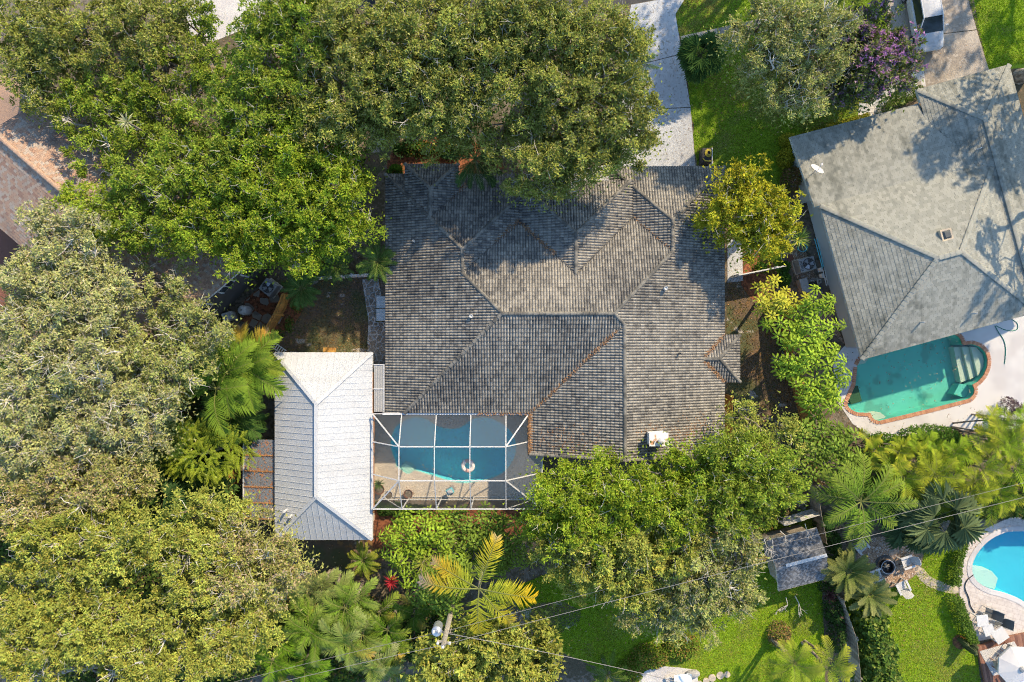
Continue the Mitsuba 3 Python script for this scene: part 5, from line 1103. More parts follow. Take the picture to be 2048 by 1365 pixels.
def umbrella_tree(name, label, lobes, h0, col, tag, seed=0, n=None, size=1.12, dens=3.5, droop=.16, group=None, cat='tree', L=.42, nl=9):
    rng = np.random.default_rng(seed + 77); k = thing(name, label, cat, group); pl = whorls(col, droop, tag, L, nl); Q = []
    for (x, y, rx, ry, zt) in lobes:
        s = (H - zt) / F; c = P(x, y, zt); a, b = rx * s, ry * s; m = int(math.pi * a * b * dens / size ** 2); cand = 0; mine = []
        while len(mine) < m and cand < m * 12:
            cand += 1; t, r = rng.random() * 2 * np.pi, math.sqrt(rng.random()); q = np.array([c[0] + a * r * math.cos(t), c[1] + b * r * math.sin(t), zt - .9 * r * r * min(a, b) * .6 - rng.random() * .7])
            if all(np.linalg.norm(q - o) > .42 * size for o in mine[-120:]): mine.append(q)
        Q += mine
    Q = np.array(Q); ctr = Q.mean(0); mb = MB(); ft = np.array([ctr[0], ctr[1], 0]); lo = np.array([ctr[0], ctr[1], max(.3, h0 * .35)]); mb.tube([ft, lo], [.12, .09], 7)
    st = lo + (Q - lo) * .35 + [0, 0, .2]; sticks(mb, np.repeat(lo[None], len(Q), 0), st, .05, .035, 5); sticks(mb, st, Q, .035, .015, 5); part(k, 'stems', mb, 'bark', smooth=60)
    for q in Q:
        d = unit(q - np.array([ctr[0], ctr[1], q[2] - 2.2])); ax = np.cross([0, 0, 1], d); an = math.degrees(math.acos(np.clip(d[2], -1, 1))) * .8; tr = T().translate(q.tolist())
        if np.linalg.norm(ax) > 1e-6: tr = tr @ T().rotate(ax.tolist(), an)
        tr = tr @ T().rotate([0, 0, 1], float(rng.random() * 360)) @ T().scale(float(size * (.8 + .45 * rng.random()))); kk = numfast(k + '__leaf_whorl'); scene[kk] = {**pl[rng.integers(5)], 'to_world': tr}
    return k
# --- hedges and shrubs of small leaves
def shrub(name, label, poly, h, col, odd=None, share=.1, dens=900, L=.1, W=.07, seed=0, cat='hedge', kind=None, group=None, wob=.12, m='gloss_leaf', clip_top=False, base=0.0):
    rng = np.random.default_rng(seed + 300); g = poly.buffer(-.02); x0, y0, x1, y1 = g.bounds; n = int(g.area * dens); q = rng.random((n * 3, 2)) * [x1 - x0, y1 - y0] + [x0, y0]; q = q[shapely.contains_xy(g, q[:, 0], q[:, 1])][:n]; n = len(q)
    dist = shapely.distance(shapely.points(q), g.boundary); lim = min(.5, h * .6); prof = h * (np.sqrt(np.clip(dist / lim, .06, 1)) if not clip_top else np.clip(dist / .1, .15, 1)); top = prof * (1 - .35 * meshkit.fbm(np.column_stack([q * 2.2, np.full(n, seed)]), 3) * (0.4 if clip_top else 1.0)); z = base + top - rng.random(n) ** 2 * top * .5
    pos = np.column_stack([q, z]); o = unit(rng.normal(0, 1, (n, 3)) + [0, 0, .9]); c = np.array(col) * (1 + rng.normal(0, .18, (n, 1))); 
    if odd is not None: c = np.where(rng.random((n, 1)) < share, np.array(odd) * (1 + rng.normal(0, .15, (n, 1))), c)
    k = thing(name, label, cat, group, kind); mb = MB(); leaf_kites(mb, pos, unit(o * [1, 1, .6]), unit(rng.normal(0, .55, (n, 3)) + [0, 0, 1]), L * (.7 + .6 * rng.random(n)), W * (.7 + .6 * rng.random(n)), np.clip(c, .01, .6), .12); part(k, 'foliage', mb, m, kind='stuff')
    ns = max(4, int(g.area * 2)); i = rng.integers(0, n, ns); mb = MB(); sticks(mb, np.column_stack([q[i], np.full(ns, base)]), pos[i] - [0, 0, .05], .022, .008, 4); part(k, 'stems', mb, 'bark')
    return k
def ell(x, y, rx, ry, z=0.0, rot=0.0):
    s = (H - z) / F; g = affinity.scale(Point(*P(x, y, z)[:2]).buffer(1, 20), rx * s, ry * s); return affinity.rotate(g, rot) if rot else g
def spiky(name, label, x, y, z, n, L, col, seed=0, w=.06, cat='plant', el=(1.3, .15), odd=None):
    rng = np.random.default_rng(seed + 40); k = thing(name, label, cat); c0 = P(x, y, z); mb = MB(); a = np.arange(n) * 2.4; e = np.linspace(el[0], el[1], n); d = np.stack([np.cos(a) * np.cos(e), np.sin(a) * np.cos(e), np.sin(e)], -1); l = L * (.75 + .4 * rng.random(n)); s = unit(np.cross(d, [0, 0, 1.0])) * w * .5; m = c0 + d * (l * .55)[:, None]; e_ = m + unit(d - [0, 0, .5]) * (l * .5)[:, None]; v = np.stack([c0 + d * .02 - s * .5, c0 + d * .02 + s * .5, m + s, m - s, e_], 1).reshape(-1, 3); c = np.array(col) * (1 + rng.normal(0, .14, (n, 1)))
    if odd is not None: c[::5] = odd
    mb.add(v, (np.arange(n)[:, None, None] * 5 + np.array([[0, 1, 2], [0, 2, 3], [3, 2, 4]])).reshape(-1, 3), np.repeat(np.clip(c, .01, .6), 5, 0)); part(k, 'leaves', mb, 'gloss_leaf'); part(k, 'stem', MB().tube([[c0[0], c0[1], 0], c0], [.06, .05], 6), 'bark'); return k
# --- grass blades on the lawns
def grass(name, label, polys_, dens, col, odd, share, seed, L=.06, excl=None):
    rng = np.random.default_rng(seed); mb = MB()
    for g in polys_:
        g = g if excl is None else g.difference(excl)
        for q_ in polys(g):
            x0, y0, x1, y1 = q_.bounds; n = int(q_.area * dens); q = rng.random((int(n * 2.5), 2)) * [x1 - x0, y1 - y0] + [x0, y0]; q = q[shapely.contains_xy(q_, q[:, 0], q[:, 1])][:n]; q = q[(np.abs(q[:, 0]) < 34) & (np.abs(q[:, 1]) < 24)]; n = len(q); pos = np.column_stack([q, np.full(n, .004)])
            big = meshkit.fbm(np.column_stack([q * .5, np.zeros(n)]), 3, 5); c = np.array(col) * (1 + rng.normal(0, .16, (n, 1))); c = np.where((rng.random(n) < share * np.clip(4 * big - 1.4, 0, 2))[:, None], np.array(odd) * (1 + rng.normal(0, .15, (n, 1))), c)
            d = unit(rng.normal(0, .75, (n, 3)) * [1, 1, 0] + [0, 0, .55]); s = unit(np.cross(d, rng.normal(0, 1, (n, 3)))) * (.020 + .012 * rng.random((n, 1))); l = L * (.6 + .8 * rng.random((n, 1))); v = np.stack([pos - s, pos + s, pos + d * l], 1).reshape(-1, 3); mb.add(v, np.arange(3 * n).reshape(-1, 3), np.repeat(np.clip(c, .01, .6), 3, 0))
    single(name, mb, 'leaf', label, 'grass', kind='stuff')
# ------------------------------------------------------------------ the trees, one by one (crown lobes: plan x, y, half widths, top height)
OAKS = [
 ('olive', 'oak with yellow tipped leaves at the top left corner', [(55,45,85,60,7.4),(140,60,90,60,7.6),(60,140,45,50,6.8),(75,205,35,30,6.2),(40,110,30,40,6.6)], (110,110), dict(sparse=.12)),
 ('olive', 'olive green oak over the brick court, second from the top left corner', [(235,40,95,62,7),(320,95,80,60,6.8),(215,130,90,50,6.4),(310,20,70,40,6.8)], (255,110), dict(sparse=.25)),
 ('green', 'green oak beside the pale street apron at the top left', [(395,30,55,45,7),(355,150,80,60,6.8),(430,190,75,45,7.4),(300,195,60,40,6.4)], (430,110), dict(sparse=.3)),
 ('green', 'green oak over the top of the picture, right of the pale street apron', [(515,105,70,70,9.8),(600,55,90,65,10.4),(540,30,50,40,9.8),(560,185,80,50,9.4),(500,235,80,55,9)], (545,120), {}),
 ('olive', 'tall olive oak left of the biggest front yard oak', [(665,150,65,95,10),(705,60,75,65,10.4),(690,235,80,55,9.2),(610,240,60,60,9)], (670,160), {}),
 ('olive', 'biggest oak of the front yard with a dense pale olive crown', [(850,65,130,85,11),(960,55,90,75,11),(845,170,110,75,10.2),(770,130,70,80,10.4),(930,150,70,70,10.4)], (870,110), {}),
 ('olive', 'dense olive oak reaching over the left side of the driveway at the top', [(1080,65,105,80,11),(1195,70,85,75,11),(1180,160,95,65,10.4),(1060,160,85,70,10.4),(1260,60,25,40,9.5)], (1130,110), {}),
 ('olive', 'oak whose crown spills onto the front of the tile roof', [(1220,225,95,70,9.8),(1130,285,100,65,9.4),(1085,345,65,38,8),(1030,255,60,45,8.8),(1260,275,50,50,8.8),(1150,335,50,40,7.8)], (1120,260), {}),
 ('olive', 'small olive oak by the garden path in the front yard', [(860,255,85,38,8.4),(780,235,65,42,8.6),(940,230,50,40,8.2)], (850,240), {}),
 ('bright', 'bright green oak between the two left houses', [(430,425,110,65,8.4),(540,400,110,70,8.8),(570,475,95,45,8),(480,500,70,35,7.6)], (500,430), {}),
 ('bright', 'bright green oak left of the garden path beside the tile house', [(640,385,80,70,8.8),(690,425,48,45,8),(630,310,75,55,9),(560,320,70,60,9)], (640,370), {}),
 ('green', 'green oak growing over the middle of the brown roof', [(300,370,75,52,8.4),(235,435,70,42,8.2),(330,455,80,42,8),(390,315,85,48,8.6),(480,320,70,60,9)], (420,340), dict(sparse=.05)),
 ('green', 'thin green oak with the brown roof showing through it', [(190,240,70,50,6.4),(255,300,60,40,6.4),(170,320,40,26,6.2),(215,190,50,35,6.4)], (270,240), dict(sparse=.35, extra_bare=3)),
 ('green', 'green oak over the notch in the brown roof, left of the street apron', [(325,262,62,44,6.6),(255,200,52,38,6.4),(165,195,42,30,6.2)], (330,240), dict(sparse=.1)),
 ('bright', 'small bright green oak at the brown roof edge, left of the pale oaks', [(190,425,62,38,8),(150,400,32,28,7.4)], (200,420), dict(sparse=.1)),
 ('pale', 'pale grey green oak over the terracotta patio at the left edge', [(110,480,85,60,9),(60,555,62,60,8.6),(150,560,75,55,9)], (110,540), dict(sparse=.1, twigs=5, extra_bare=8)),
 ('pale', 'pale oak with bare grey boughs beside the brown roof', [(60,650,72,65,9),(140,650,75,62,9.4),(200,595,52,46,8.6)], (130,640), dict(sparse=.12, twigs=5, extra_bare=10)),
 ('pale', 'largest pale oak at the left edge with a whorl of bare boughs', [(110,745,105,65,9.8),(35,800,65,62,9.2),(185,815,80,55,9.4)], (110,770), dict(sparse=.15, twigs=6, extra_bare=16)),
 ('sage', 'greyish oak over the grey awning, left of the big arching palms', [(275,700,62,48,8),(350,660,72,46,7.6),(330,745,70,52,8),(280,760,60,40,8)], (310,710), dict(sparse=.08, twigs=4, extra_bare=5)),
 ('sage', 'thin olive oak over the lower end of the brown roof', [(350,590,48,34,7.4),(260,560,42,36,8),(395,690,40,30,7)], (330,620), dict(sparse=.3, twigs=3, extra_bare=3)),
 ('pale', 'pale twiggy oak left of the bright green feathery tree', [(240,820,70,50,8.8),(310,820,50,38,7.8),(280,870,60,40,8)], (250,830), dict(sparse=.15, twigs=5, extra_bare=7)),
 ('pale', 'grey green oak below the largest pale oak at the left edge', [(95,895,115,52,9),(215,890,65,52,8.6),(30,940,50,45,8.6)], (120,900), dict(sparse=.1, twigs=5, extra_bare=8)),
 ('dry', 'olive oak at the left edge above the bottom left oaks', [(60,1000,85,60,9),(160,985,95,52,9),(245,960,62,46,8)], (120,990), dict(twigs=3, extra_bare=3)),
 ('yellow', 'yellow green oak with soft clumps left of centre in the bottom left woods', [(120,1120,110,72,10),(230,1090,95,68,9.8),(55,1210,80,70,9.4)], (140,1130), dict(extra_bare=4)),
 ('dry', 'dry pinkish oak beside the pool house corner', [(500,1092,64,44,8.4),(490,1165,90,62,9),(552,1130,38,46,8)], (490,1110), dict(twigs=4, extra_bare=4)),
 ('yellow', 'yellow green oak left of the dry pinkish oak', [(395,1055,75,52,8.8),(375,1145,95,70,9.4)], (380,1110), dict(extra_bare=4)),
 ('yellow', 'yellow green oak in the bottom left corner', [(170,1260,105,70,9.8),(75,1310,95,65,9.8),(260,1315,95,55,9.6)], (160,1290), dict(extra_bare=5)),
 ('yellow', 'yellow green oak at the bottom edge beside the arching palms', [(415,1250,95,70,9),(490,1250,52,62,8.4),(365,1330,95,48,9)], (420,1270), dict(extra_bare=3)),
 ('bright', 'bright green oak touching the south edge of the tile roof and the pool cage', [(1140,985,60,40,7.8),(1215,960,62,34,7.6),(1150,1045,100,50,8.8),(1085,1050,45,32,7.6),(1250,1020,60,50,8.8)], (1170,1030), {}),
 ('bright', 'bright green oak below the chimney with leaves over the roof edge', [(1335,965,80,46,8.6),(1310,1030,95,55,9.2),(1400,955,60,38,8.2)], (1320,1010), {}),
 ('green', 'green oak beside the side yard, right of the chimney oak', [(1475,935,75,58,9.2),(1545,950,55,52,9),(1455,1015,95,52,9.4),(1540,995,52,44,8.8),(1440,905,40,28,8)], (1480,970), {}),
 ('yellow', 'broad green oak over the middle lawn below the tile house', [(1225,1110,95,58,8.8),(1325,1095,85,52,9),(1250,1165,75,44,8),(1125,1105,52,48,7.4),(1165,1165,56,40,7.4),(1320,1170,60,40,7.8)], (1270,1110), {}),
 ('sage', 'pale drooping oak at the edge of the middle lawn', [(1440,1100,72,52,9),(1415,1175,95,58,8.4),(1350,1165,70,46,8),(1470,1200,40,40,7.5),(1390,1235,76,34,7.2),(1310,1225,60,34,7)], (1410,1130), dict(sparse=.1, twigs=5, extra_bare=4)),
 ('yellow', 'small bright tree in the side yard below the fence', [(1500,860,36,40,6.5),(1560,870,30,40,6.2)], (1525,880), dict(per=180)),
 ('yellow', 'low round leafed tree at the bottom edge below the utility pole', [(930,1305,62,40,6.4),(1035,1305,75,44,6.6),(890,1350,85,40,6.6),(1010,1355,95,34,6.4)], (960,1320), dict(L=.2, W=.14)),
 ('gold', 'yellow green tree standing between the two big houses', [(1505,400,68,58,6.8),(1545,445,55,46,6.6),(1470,435,48,50,6.4),(1520,470,46,34,6)], (1515,430), dict(twigs=3, L=.15, W=.1, per=240)),
 ('sage', 'pale twiggy tree in the front lawn left of the purple tree', [(1545,55,68,56,9),(1625,50,82,56,9.2),(1555,135,66,52,8.2),(1630,135,62,58,8.4),(1570,180,46,34,7.6)], (1590,110), dict(sparse=.1, twigs=5, extra_bare=6)),
]
for i, (pal, label, lobes, tr, kw) in enumerate(OAKS): oak('oak_tree' if i < 34 or i == 36 else 'garden_tree', label, pal, lobes, tr, seed=i, **kw)
oak('flowering_tree', 'tree covered with purple blossom beside the white parked car', 'violet', [(1690,110,75,66,5.8),(1760,75,58,62,5.6),(1790,130,48,46,5),(1715,160,72,38,5)], (1735,120), seed=60, L=.19, W=.12, sparse=.02, flower=((.40, .20, .40), 380, lambda x, y, z: .12 + 4 * max(0, 1 - math.hypot(x - 21.2, y - 17.2) / 3.0) ** 1.5))
# oaks of the street and of the next garden: outside the picture, they shade the driveways, the front lawn and the east roof
for i, (x, y, rx, ry, z, lb) in enumerate([(1690,-420,120,130,10.5,'street oak shading the top of the driveway'),(1930,-330,130,100,10.5,'street oak shading the front lawn'),(2290,-20,110,120,10,'oak of the next garden shading the grey shingle roof'),(2290,330,80,100,9.5,'second oak of the next garden beside the grey shingle roof'),(2440,-480,120,100,10.5,'street oak shading the east driveway')]):
    oak('street_oak', lb, 'olive', [(x, y, rx, ry, z), (x + rx * .7, y + ry * .4, rx * .7, ry * .7, z - .7)], None, seed=70 + i, dens=1.2, per=110, L=.26, W=.16, twigs=.5, sparse=.12 if i < 3 else .3)

# ------------------------------------------------------------------ palms
G1, G2, YE, BR = (0.098, 0.163, 0.029), (0.137, 0.227, 0.033), (0.312, 0.286, 0.039), (0.260, 0.169, 0.065)
palm('small_palm', 'small feathery palm against the brick red plants, middle of the three by the white fence', 672, 532, 2.7, 26, 1.15, (0.091, 0.156, 0.039), nl=26, leaf=.3, w=.025, seed=1, el=(1.1, -.15), droop=1.0)
palm('small_palm', 'small feathery palm at the corner of the tile house by the white fence', 757, 524, 3.1, 30, 1.35, (0.098, 0.169, 0.039), nl=28, leaf=.34, w=.026, seed=2, el=(1.15, -.2), droop=1.0)
palm('small_palm', 'small feathery palm over the yellow fence by the air conditioner', 604, 578, 2.6, 28, 1.25, (0.091, 0.163, 0.039), nl=28, leaf=.32, w=.026, seed=3, el=(1.1, -.2), droop=1.0)
palm('feather_palm', 'dark feathery palm brushing the front of the tile roof', 950, 318, 4.6, 22, 1.9, (0.058, 0.111, 0.029), nl=34, leaf=.42, w=.03, seed=4, el=(1.0, -.3), droop=1.1)
palm('feather_palm', 'small palm showing between the oaks at the left of the driveway', 1272, 128, 3.8, 14, 1.25, (0.078, 0.143, 0.058), nl=24, leaf=.35, w=.03, seed=5)
fan_palm('fan_palm', 'fan palm at the right edge of the driveway below the sidewalk', 1400, 112, 2.0, 26, 1.25, (0.072, 0.143, 0.039), seed=6)
D_ = math.radians
palm('coconut_palm', 'palm with big yellow and dying fronds below the screened pool', 958, 1178, 7.2, 8, 2.6, (.25, .29, .03), seed=7, nl=28, leaf=1.0, w=.072, el=(.42, .1), droop=.75, sweep=.45, vee=.25, leafdroop=.5, ragged=.2,
     azs=[(D_(76), 3.3, .15, (.50, .38, .03)), (D_(-4), 3.1, 0, (.55, .38, .02)), (D_(176), 3.3, .32, (.58, .36, .03)), (D_(146), 2.9, .2, (.55, .34, .03)), (D_(-48), 2.7, .1, (.45, .36, .03)), (D_(-95), 2.6, 0, (.42, .36, .03)), (D_(163), 2.4, .1, (.58, .34, .03)), (D_(-30), 2.0, 0, (.28, .32, .03))])
big = dict(nl=23, leaf=.85, w=.078, el=(1.1, .15), droop=1.35, sweep=.62, vee=.5, leafdroop=.15, ragged=.06)
palm('arching_palm', 'big clump of arching bright green palm fronds left of the pool house', 455, 745, 4.6, 22, 2.9, (0.130, 0.240, 0.029), (0.19, 0.28, 0.035), odd=(.12, (.42, .27, .05)), seed=8, stems=3, spread=.9, **big)
palm('arching_palm', 'arching palm with a few orange dying fronds touching the pool house roof', 492, 712, 4.0, 16, 2.1, (0.140, 0.235, 0.029), (0.20, 0.26, 0.035), odd=(.25, (.45, .26, .05)), seed=9, stems=2, spread=.7, **big)
palm('arching_palm', 'dark arching palm low between the pool house and the bright feathery tree', 465, 830, 2.8, 14, 2.2, (0.072, 0.137, 0.029), seed=10, **big)
palm('arching_palm', 'arching palm between the pale oaks and the bright feathery tree', 320, 890, 3.6, 12, 2.3, (0.091, 0.169, 0.033), seed=11, **big)
palm('arching_palm', 'dark palm under the bright feathery tree', 400, 985, 2.4, 14, 2.2, (0.072, 0.137, 0.033), seed=12, **big)
fan_palm('fan_palm', 'dark fan palm under the left woods', 325, 1000, 3.0, 18, 1.7, (0.065, 0.130, 0.046), seed=13)
palm('arching_palm', 'low green palm at the left edge of the dark fan palms', 275, 955, 3.2, 12, 2.0, (0.078, 0.150, 0.033), seed=14, **big)
curly = dict(nl=19, leaf=.52, w=.055, el=(1.15, .1), droop=1.7, sweep=.7, vee=.5, leafdroop=.25, ragged=.08)
for i, (x, y, h, nf, L, col, tip, lb) in enumerate([
    (640,1175,3.6,16,2.1,(.19,.26,.09),None,'palm with pale silvery fronds nearest the pool house'),
    (690,1215,4.0,18,2.0,(.13,.24,.035),(.21,.28,.06),'curling palm beside the shrub row below the pool house'),
    (620,1260,4.2,18,2.2,(.125,.235,.03),(.2,.27,.06),'curling palm between the yellow green oak and the silvery palm'),
    (700,1285,4.4,20,2.2,(.15,.245,.05),(.24,.3,.1),'largest curling palm under the power lines'),
    (610,1340,3.8,16,2.0,(.115,.24,.026),None,'curling palm at the bottom edge beside the bottom oak'),
    (775,1260,3.6,16,1.9,(.11,.22,.026),(.2,.26,.04),'curling palm left of the utility pole'),
    (760,1335,3.8,16,1.9,(.16,.25,.06),(.28,.32,.15),'pale tipped curling palm at the bottom edge'),
    (835,1215,3.0,14,1.6,(.075,.15,.025),None,'dark curling palm behind the utility pole'),
    (545,1320,4.0,14,2.0,(.125,.25,.026),None,'bright curling palm in front of the bottom oak')]):
    palm('curling_palm', lb, x, y, h, int(nf * 1.25), L * .82, tuple(np.array(col) * [1.1, 1.0, .8]), tip, seed=20 + i, stems=3, spread=.8, odd=(.1, (.40, .30, .06)), **curly)
palm('queen_palm', 'large feathery palm above the fire pit', 1722, 1004, 6.0, 16, 2.5, (0.125, 0.215, 0.028), (0.20, 0.27, 0.04), seed=31, nl=26, leaf=.75, w=.05, el=(.8, -.05), droop=1.0, sweep=.55, leafdroop=.5, vee=.3)
cyc = dict(nl=30, leaf=.3, w=.04, el=(.95, .0), droop=.75, sweep=.45, vee=.35, leafdroop=.1, ragged=.04)
palm('cycad', 'big cycad with bright lower fronds between the garden shed and the fire pit', 1694, 1142, 2.2, 30, 1.55, (0.104, 0.150, 0.039), (0.208, 0.221, 0.065), seed=32, **cyc)
palm('cycad', 'second cycad lower right of the big one at the lawn edge', 1738, 1190, 1.9, 24, 1.4, (0.130, 0.176, 0.052), (0.234, 0.247, 0.091), seed=33, **cyc)
fan_palm('fan_palm', 'greyish fan palm hanging over the lawn by the azure pool', 1868, 1035, 4.2, 22, 2.0, (0.143, 0.195, 0.091), seed=34)
fan_palm('fan_palm', 'darker fan palm left of the greyish one', 1815, 1045, 3.6, 16, 1.6, (0.078, 0.130, 0.058), seed=35)
areca = dict(nl=14, leaf=.45, w=.055, el=(1.2, .25), droop=1.5, sweep=.55, vee=.55, leafdroop=.1, ragged=.05)
for i, (x, y, h, nf, L, lb) in enumerate([
    (1795,905,3.4,10,1.2,'short yellow palm nearest the white pool deck'),(1750,900,3.0,8,1.0,'small pale palm at the left end of the palm row'),(1835,905,3.6,12,1.4,'yellow green palm second from the pool deck'),
    (1870,950,4.6,18,1.7,'tall yellow green palm in the middle of the palm row'),(1805,955,4.2,16,1.6,'yellow green palm left of the tallest one'),(1905,905,4.0,14,1.5,'yellow green palm behind the purple leaved plant'),
    (1960,935,4.6,18,1.8,'dense yellow green palm right of the middle of the row'),(2010,890,4.6,18,1.8,'yellow green palm near the right edge beside the pool deck'),(2052,945,5.0,18,1.9,'yellow green palm at the right edge of the picture'),
    (1930,990,4.4,16,1.7,'yellow green palm above the azure pool'),(2000,990,4.2,16,1.7,'lower right yellow green palm of the row'),(2052,845,4.4,14,1.6,'yellow green palm at the right edge above the others'),(1860,995,4.4,16,1.6,'green palm over the greyish fan palm'),(1975,868,3.4,10,1.3,'small yellow palm beside the purple leaved plant')]):
    palm('areca_palm', lb, x, y, h, int(nf * 1.2), L * .8, (0.20, 0.30, 0.026) if i % 3 else (0.28, 0.33, 0.03), (0.36, 0.36, 0.04) if i % 3 == 1 else None, seed=40 + i, stems=3, spread=.6, r=.05, **areca)
palm('areca_palm', 'pair of yellow green palms at the bottom edge, the left one', 1585, 1326, 3.6, 14, 1.5, (0.19, 0.28, 0.03), (0.28, 0.32, 0.04), seed=60, stems=2, spread=.4, r=.1, **areca)
palm('areca_palm', 'pair of yellow green palms at the bottom edge, the right one', 1655, 1338, 3.6, 14, 1.5, (0.20, 0.28, 0.03), (0.30, 0.32, 0.04), seed=61, stems=2, spread=.4, r=.1, **areca)
palm('small_palm', 'small palm at the bottom edge beside the small patio', 1215, 1350, 2.2, 14, 1.3, G1, seed=62, nl=26, leaf=.35, w=.03)
palm('fern_palm', 'bright green fern like palm in the mulch below the pool house', 728, 1120, 1.6, 24, 1.2, (0.130, 0.227, 0.026), (0.260, 0.260, 0.039), seed=63, nl=26, leaf=.24, w=.03, el=(1.2, .1), droop=1.3)
palm('dead_frond_plant', 'orange dry palm frond hanging at the edge of the middle lawn', 1495, 1120, 2.2, 5, 1.1, (0.420, 0.260, 0.078), seed=64, nl=24, leaf=.35, w=.03, el=(.6, .0), droop=.9, cat='plant')
# bright feathery conifer-like tree
rng = np.random.default_rng(8); k = thing('feathery_tree', 'bright green feathery tree left of the lean-to roof', 'tree'); c0 = P(395, 912, 4.8); part(k, 'trunk', MB().tube([[c0[0], c0[1], 0], c0 - [0, 0, .6]], [.18, .1], 8), 'bark'); mb = MB()
for i in range(330):
    a, r = rng.random() * 6.283, math.sqrt(rng.random()); q = c0 + [2.55 * r * math.cos(a), 1.5 * r * math.sin(a), -1.3 * r * r - .5 * rng.random()]; f_ = frond_mesh(rng, .85, a + rng.normal(0, 1.3), .75 + rng.normal(0, .2), .8, 16, .13, .028, np.array((0.25, 0.35, 0.026)) * (1 + rng.normal(0, .14)), (0.286, 0.338, 0.039), base_gap=.05, sweep=.6, rach=(0.208, 0.260, 0.052))
    for v in f_.v: v += q
    for v, f, c in zip(f_.v, f_.f, f_.c): mb.add(v, f - f.min(), c)
part(k, 'crown', mb, 'leaf', kind='stuff')
# ------------------------------------------------------------------ umbrella trees
umbrella_tree('umbrella_tree', 'pale yellow umbrella tree above the others by the fence', [(1552,585,32,26,4.6),(1590,600,34,28,4.4),(1560,615,36,24,4.2)], 4.5, (0.390, 0.386, 0.047), 'pale', seed=1, size=.85, droop=.06)
umbrella_tree('umbrella_tree', 'tall bright umbrella tree beside the shingle house wall', [(1650,605,34,30,5),(1640,650,56,40,5),(1580,665,40,40,4.6)], 5, (0.244, 0.351, 0.037), 'bright', seed=2)
umbrella_tree('umbrella_tree', 'bright umbrella tree in the middle of the row left of the teal pool', [(1620,705,58,40,4.8),(1665,715,34,36,4.8),(1590,745,30,30,4.4)], 5, (0.273, 0.351, 0.037), 'bright', seed=3)
umbrella_tree('umbrella_tree', 'umbrella tree hanging over the left end of the teal pool', [(1640,775,56,36,4.6),(1695,755,28,22,4.4),(1650,815,40,32,4.2)], 4.6, (0.254, 0.333, 0.037), 'bright', seed=4)
umbrella_tree('umbrella_tree', 'dark green umbrella tree below the teal pool', [(1660,880,52,42,4.2),(1690,900,46,34,4.2),(1640,850,30,20,4)], 4.2, (0.147, 0.220, 0.035), 'deep', seed=5)
umbrella_tree('umbrella_tree', 'dark umbrella tree at the fence below the other dark one', [(1640,925,36,40,4.2),(1690,950,52,36,4)], 4, (0.128, 0.211, 0.035), 'deep', seed=6)
umbrella_tree('umbrella_shrub', 'large bank of dark glossy umbrella plants below the screened pool, right half', [(945,1046,80,26,3.2),(935,1080,70,30,3.4),(980,1115,56,40,3.2),(1015,1070,34,34,3.0),(1025,1120,40,40,2.8),(930,1125,40,30,3)], 3, (0.128, 0.220, 0.035), 'deep', seed=7, cat='shrub')
umbrella_tree('umbrella_shrub', 'large bank of bright umbrella plants below the screened pool, left half', [(850,1046,60,24,3.4),(845,1075,64,32,3.6),(790,1095,40,36,3.2),(870,1112,56,36,3.4),(815,1145,50,40,3.2)], 3, (0.225, 0.316, 0.035), 'bright', seed=8, cat='shrub')
umbrella_tree('umbrella_shrub', 'dark umbrella plants under the coconut palm near the utility pole', [(865,1190,56,44,5.8),(900,1212,34,28,6.2),(900,1150,40,30,5),(985,1150,30,24,4)], 5.6, (0.087, 0.150, 0.031), 'deep', seed=9, cat='shrub')
# ------------------------------------------------------------------ hedges, shrubs and small plants
bx_ = lambda pts, z=0: Polygon(PL(pts, z)).buffer(.05)
shrub('clipped_hedge', 'clipped hedge along the travertine above the stepping path', bx_([(1902,1092),(1926,1075),(1912,1120),(1908,1166),(1889,1166),(1893,1120)]), .9, (0.111, 0.195, 0.029), (0.182, 0.260, 0.052), .2, 1300, clip_top=True, seed=1)
shrub('clipped_hedge', 'clipped hedge along the travertine below the stepping path', bx_([(1889,1188),(1912,1188),(1930,1240),(1945,1278),(1925,1284),(1905,1240)]), .9, (0.104, 0.189, 0.029), (0.182, 0.260, 0.052), .2, 1300, clip_top=True, seed=2)
shrub('sea_grape_hedge', 'tall round leafed hedge between the two lawns at the bottom', unary_union([ell(1722,1225,34,36), ell(1735,1285,40,45), ell(1740,1345,44,50)]), 2.6, (0.111, 0.189, 0.036), (0.221, 0.273, 0.065), .25, 320, .24, .2, seed=3)
shrub('dark_shrub', 'dark shrub bank between the garden shed and the grey fence', unary_union([ell(1660,1210,20,30), ell(1668,1260,16,40), ell(1650,1170,18,14)]), 1.6, (0.058, 0.111, 0.029), (0.104, 0.065, 0.052), .12, 500, .16, .1, seed=4, cat='shrub')
shrub('clipped_hedge', 'rounded clipped hedge beside the curved front walk of the shingle house', bx_([(1752,228),(1760,205),(1785,188),(1830,178),(1836,196),(1790,218)]), 1.0, (0.085, 0.150, 0.023), (0.130, 0.195, 0.039), .2, 1300, .08, .06, clip_top=True, seed=5)
shrub('flowering_hedge', 'yellow green low hedge along the north eave of the shingle house', bx_([(1600,268),(1735,228),(1742,242),(1605,284)]), .7, (0.169, 0.195, 0.029), (0.364, 0.338, 0.039), .35, 900, seed=6)
shrub('croton_shrub', 'bright yellow shrub at the north west corner of the shingle house', unary_union([ell(1572,285,18,16), ell(1568,320,18,22), ell(1584,325,12,12)]), 1.3, (0.273, 0.286, 0.033), (0.420, 0.416, 0.039), .4, 800, .13, .1, seed=7, cat='shrub')
shrub('brown_shrub', 'brownish green shrub between the yellow shrub and the yellow green tree', ell(1575,365,20,28), 2.0, (0.130, 0.130, 0.039), (0.182, 0.104, 0.065), .35, 600, .13, .09, seed=8, cat='shrub')
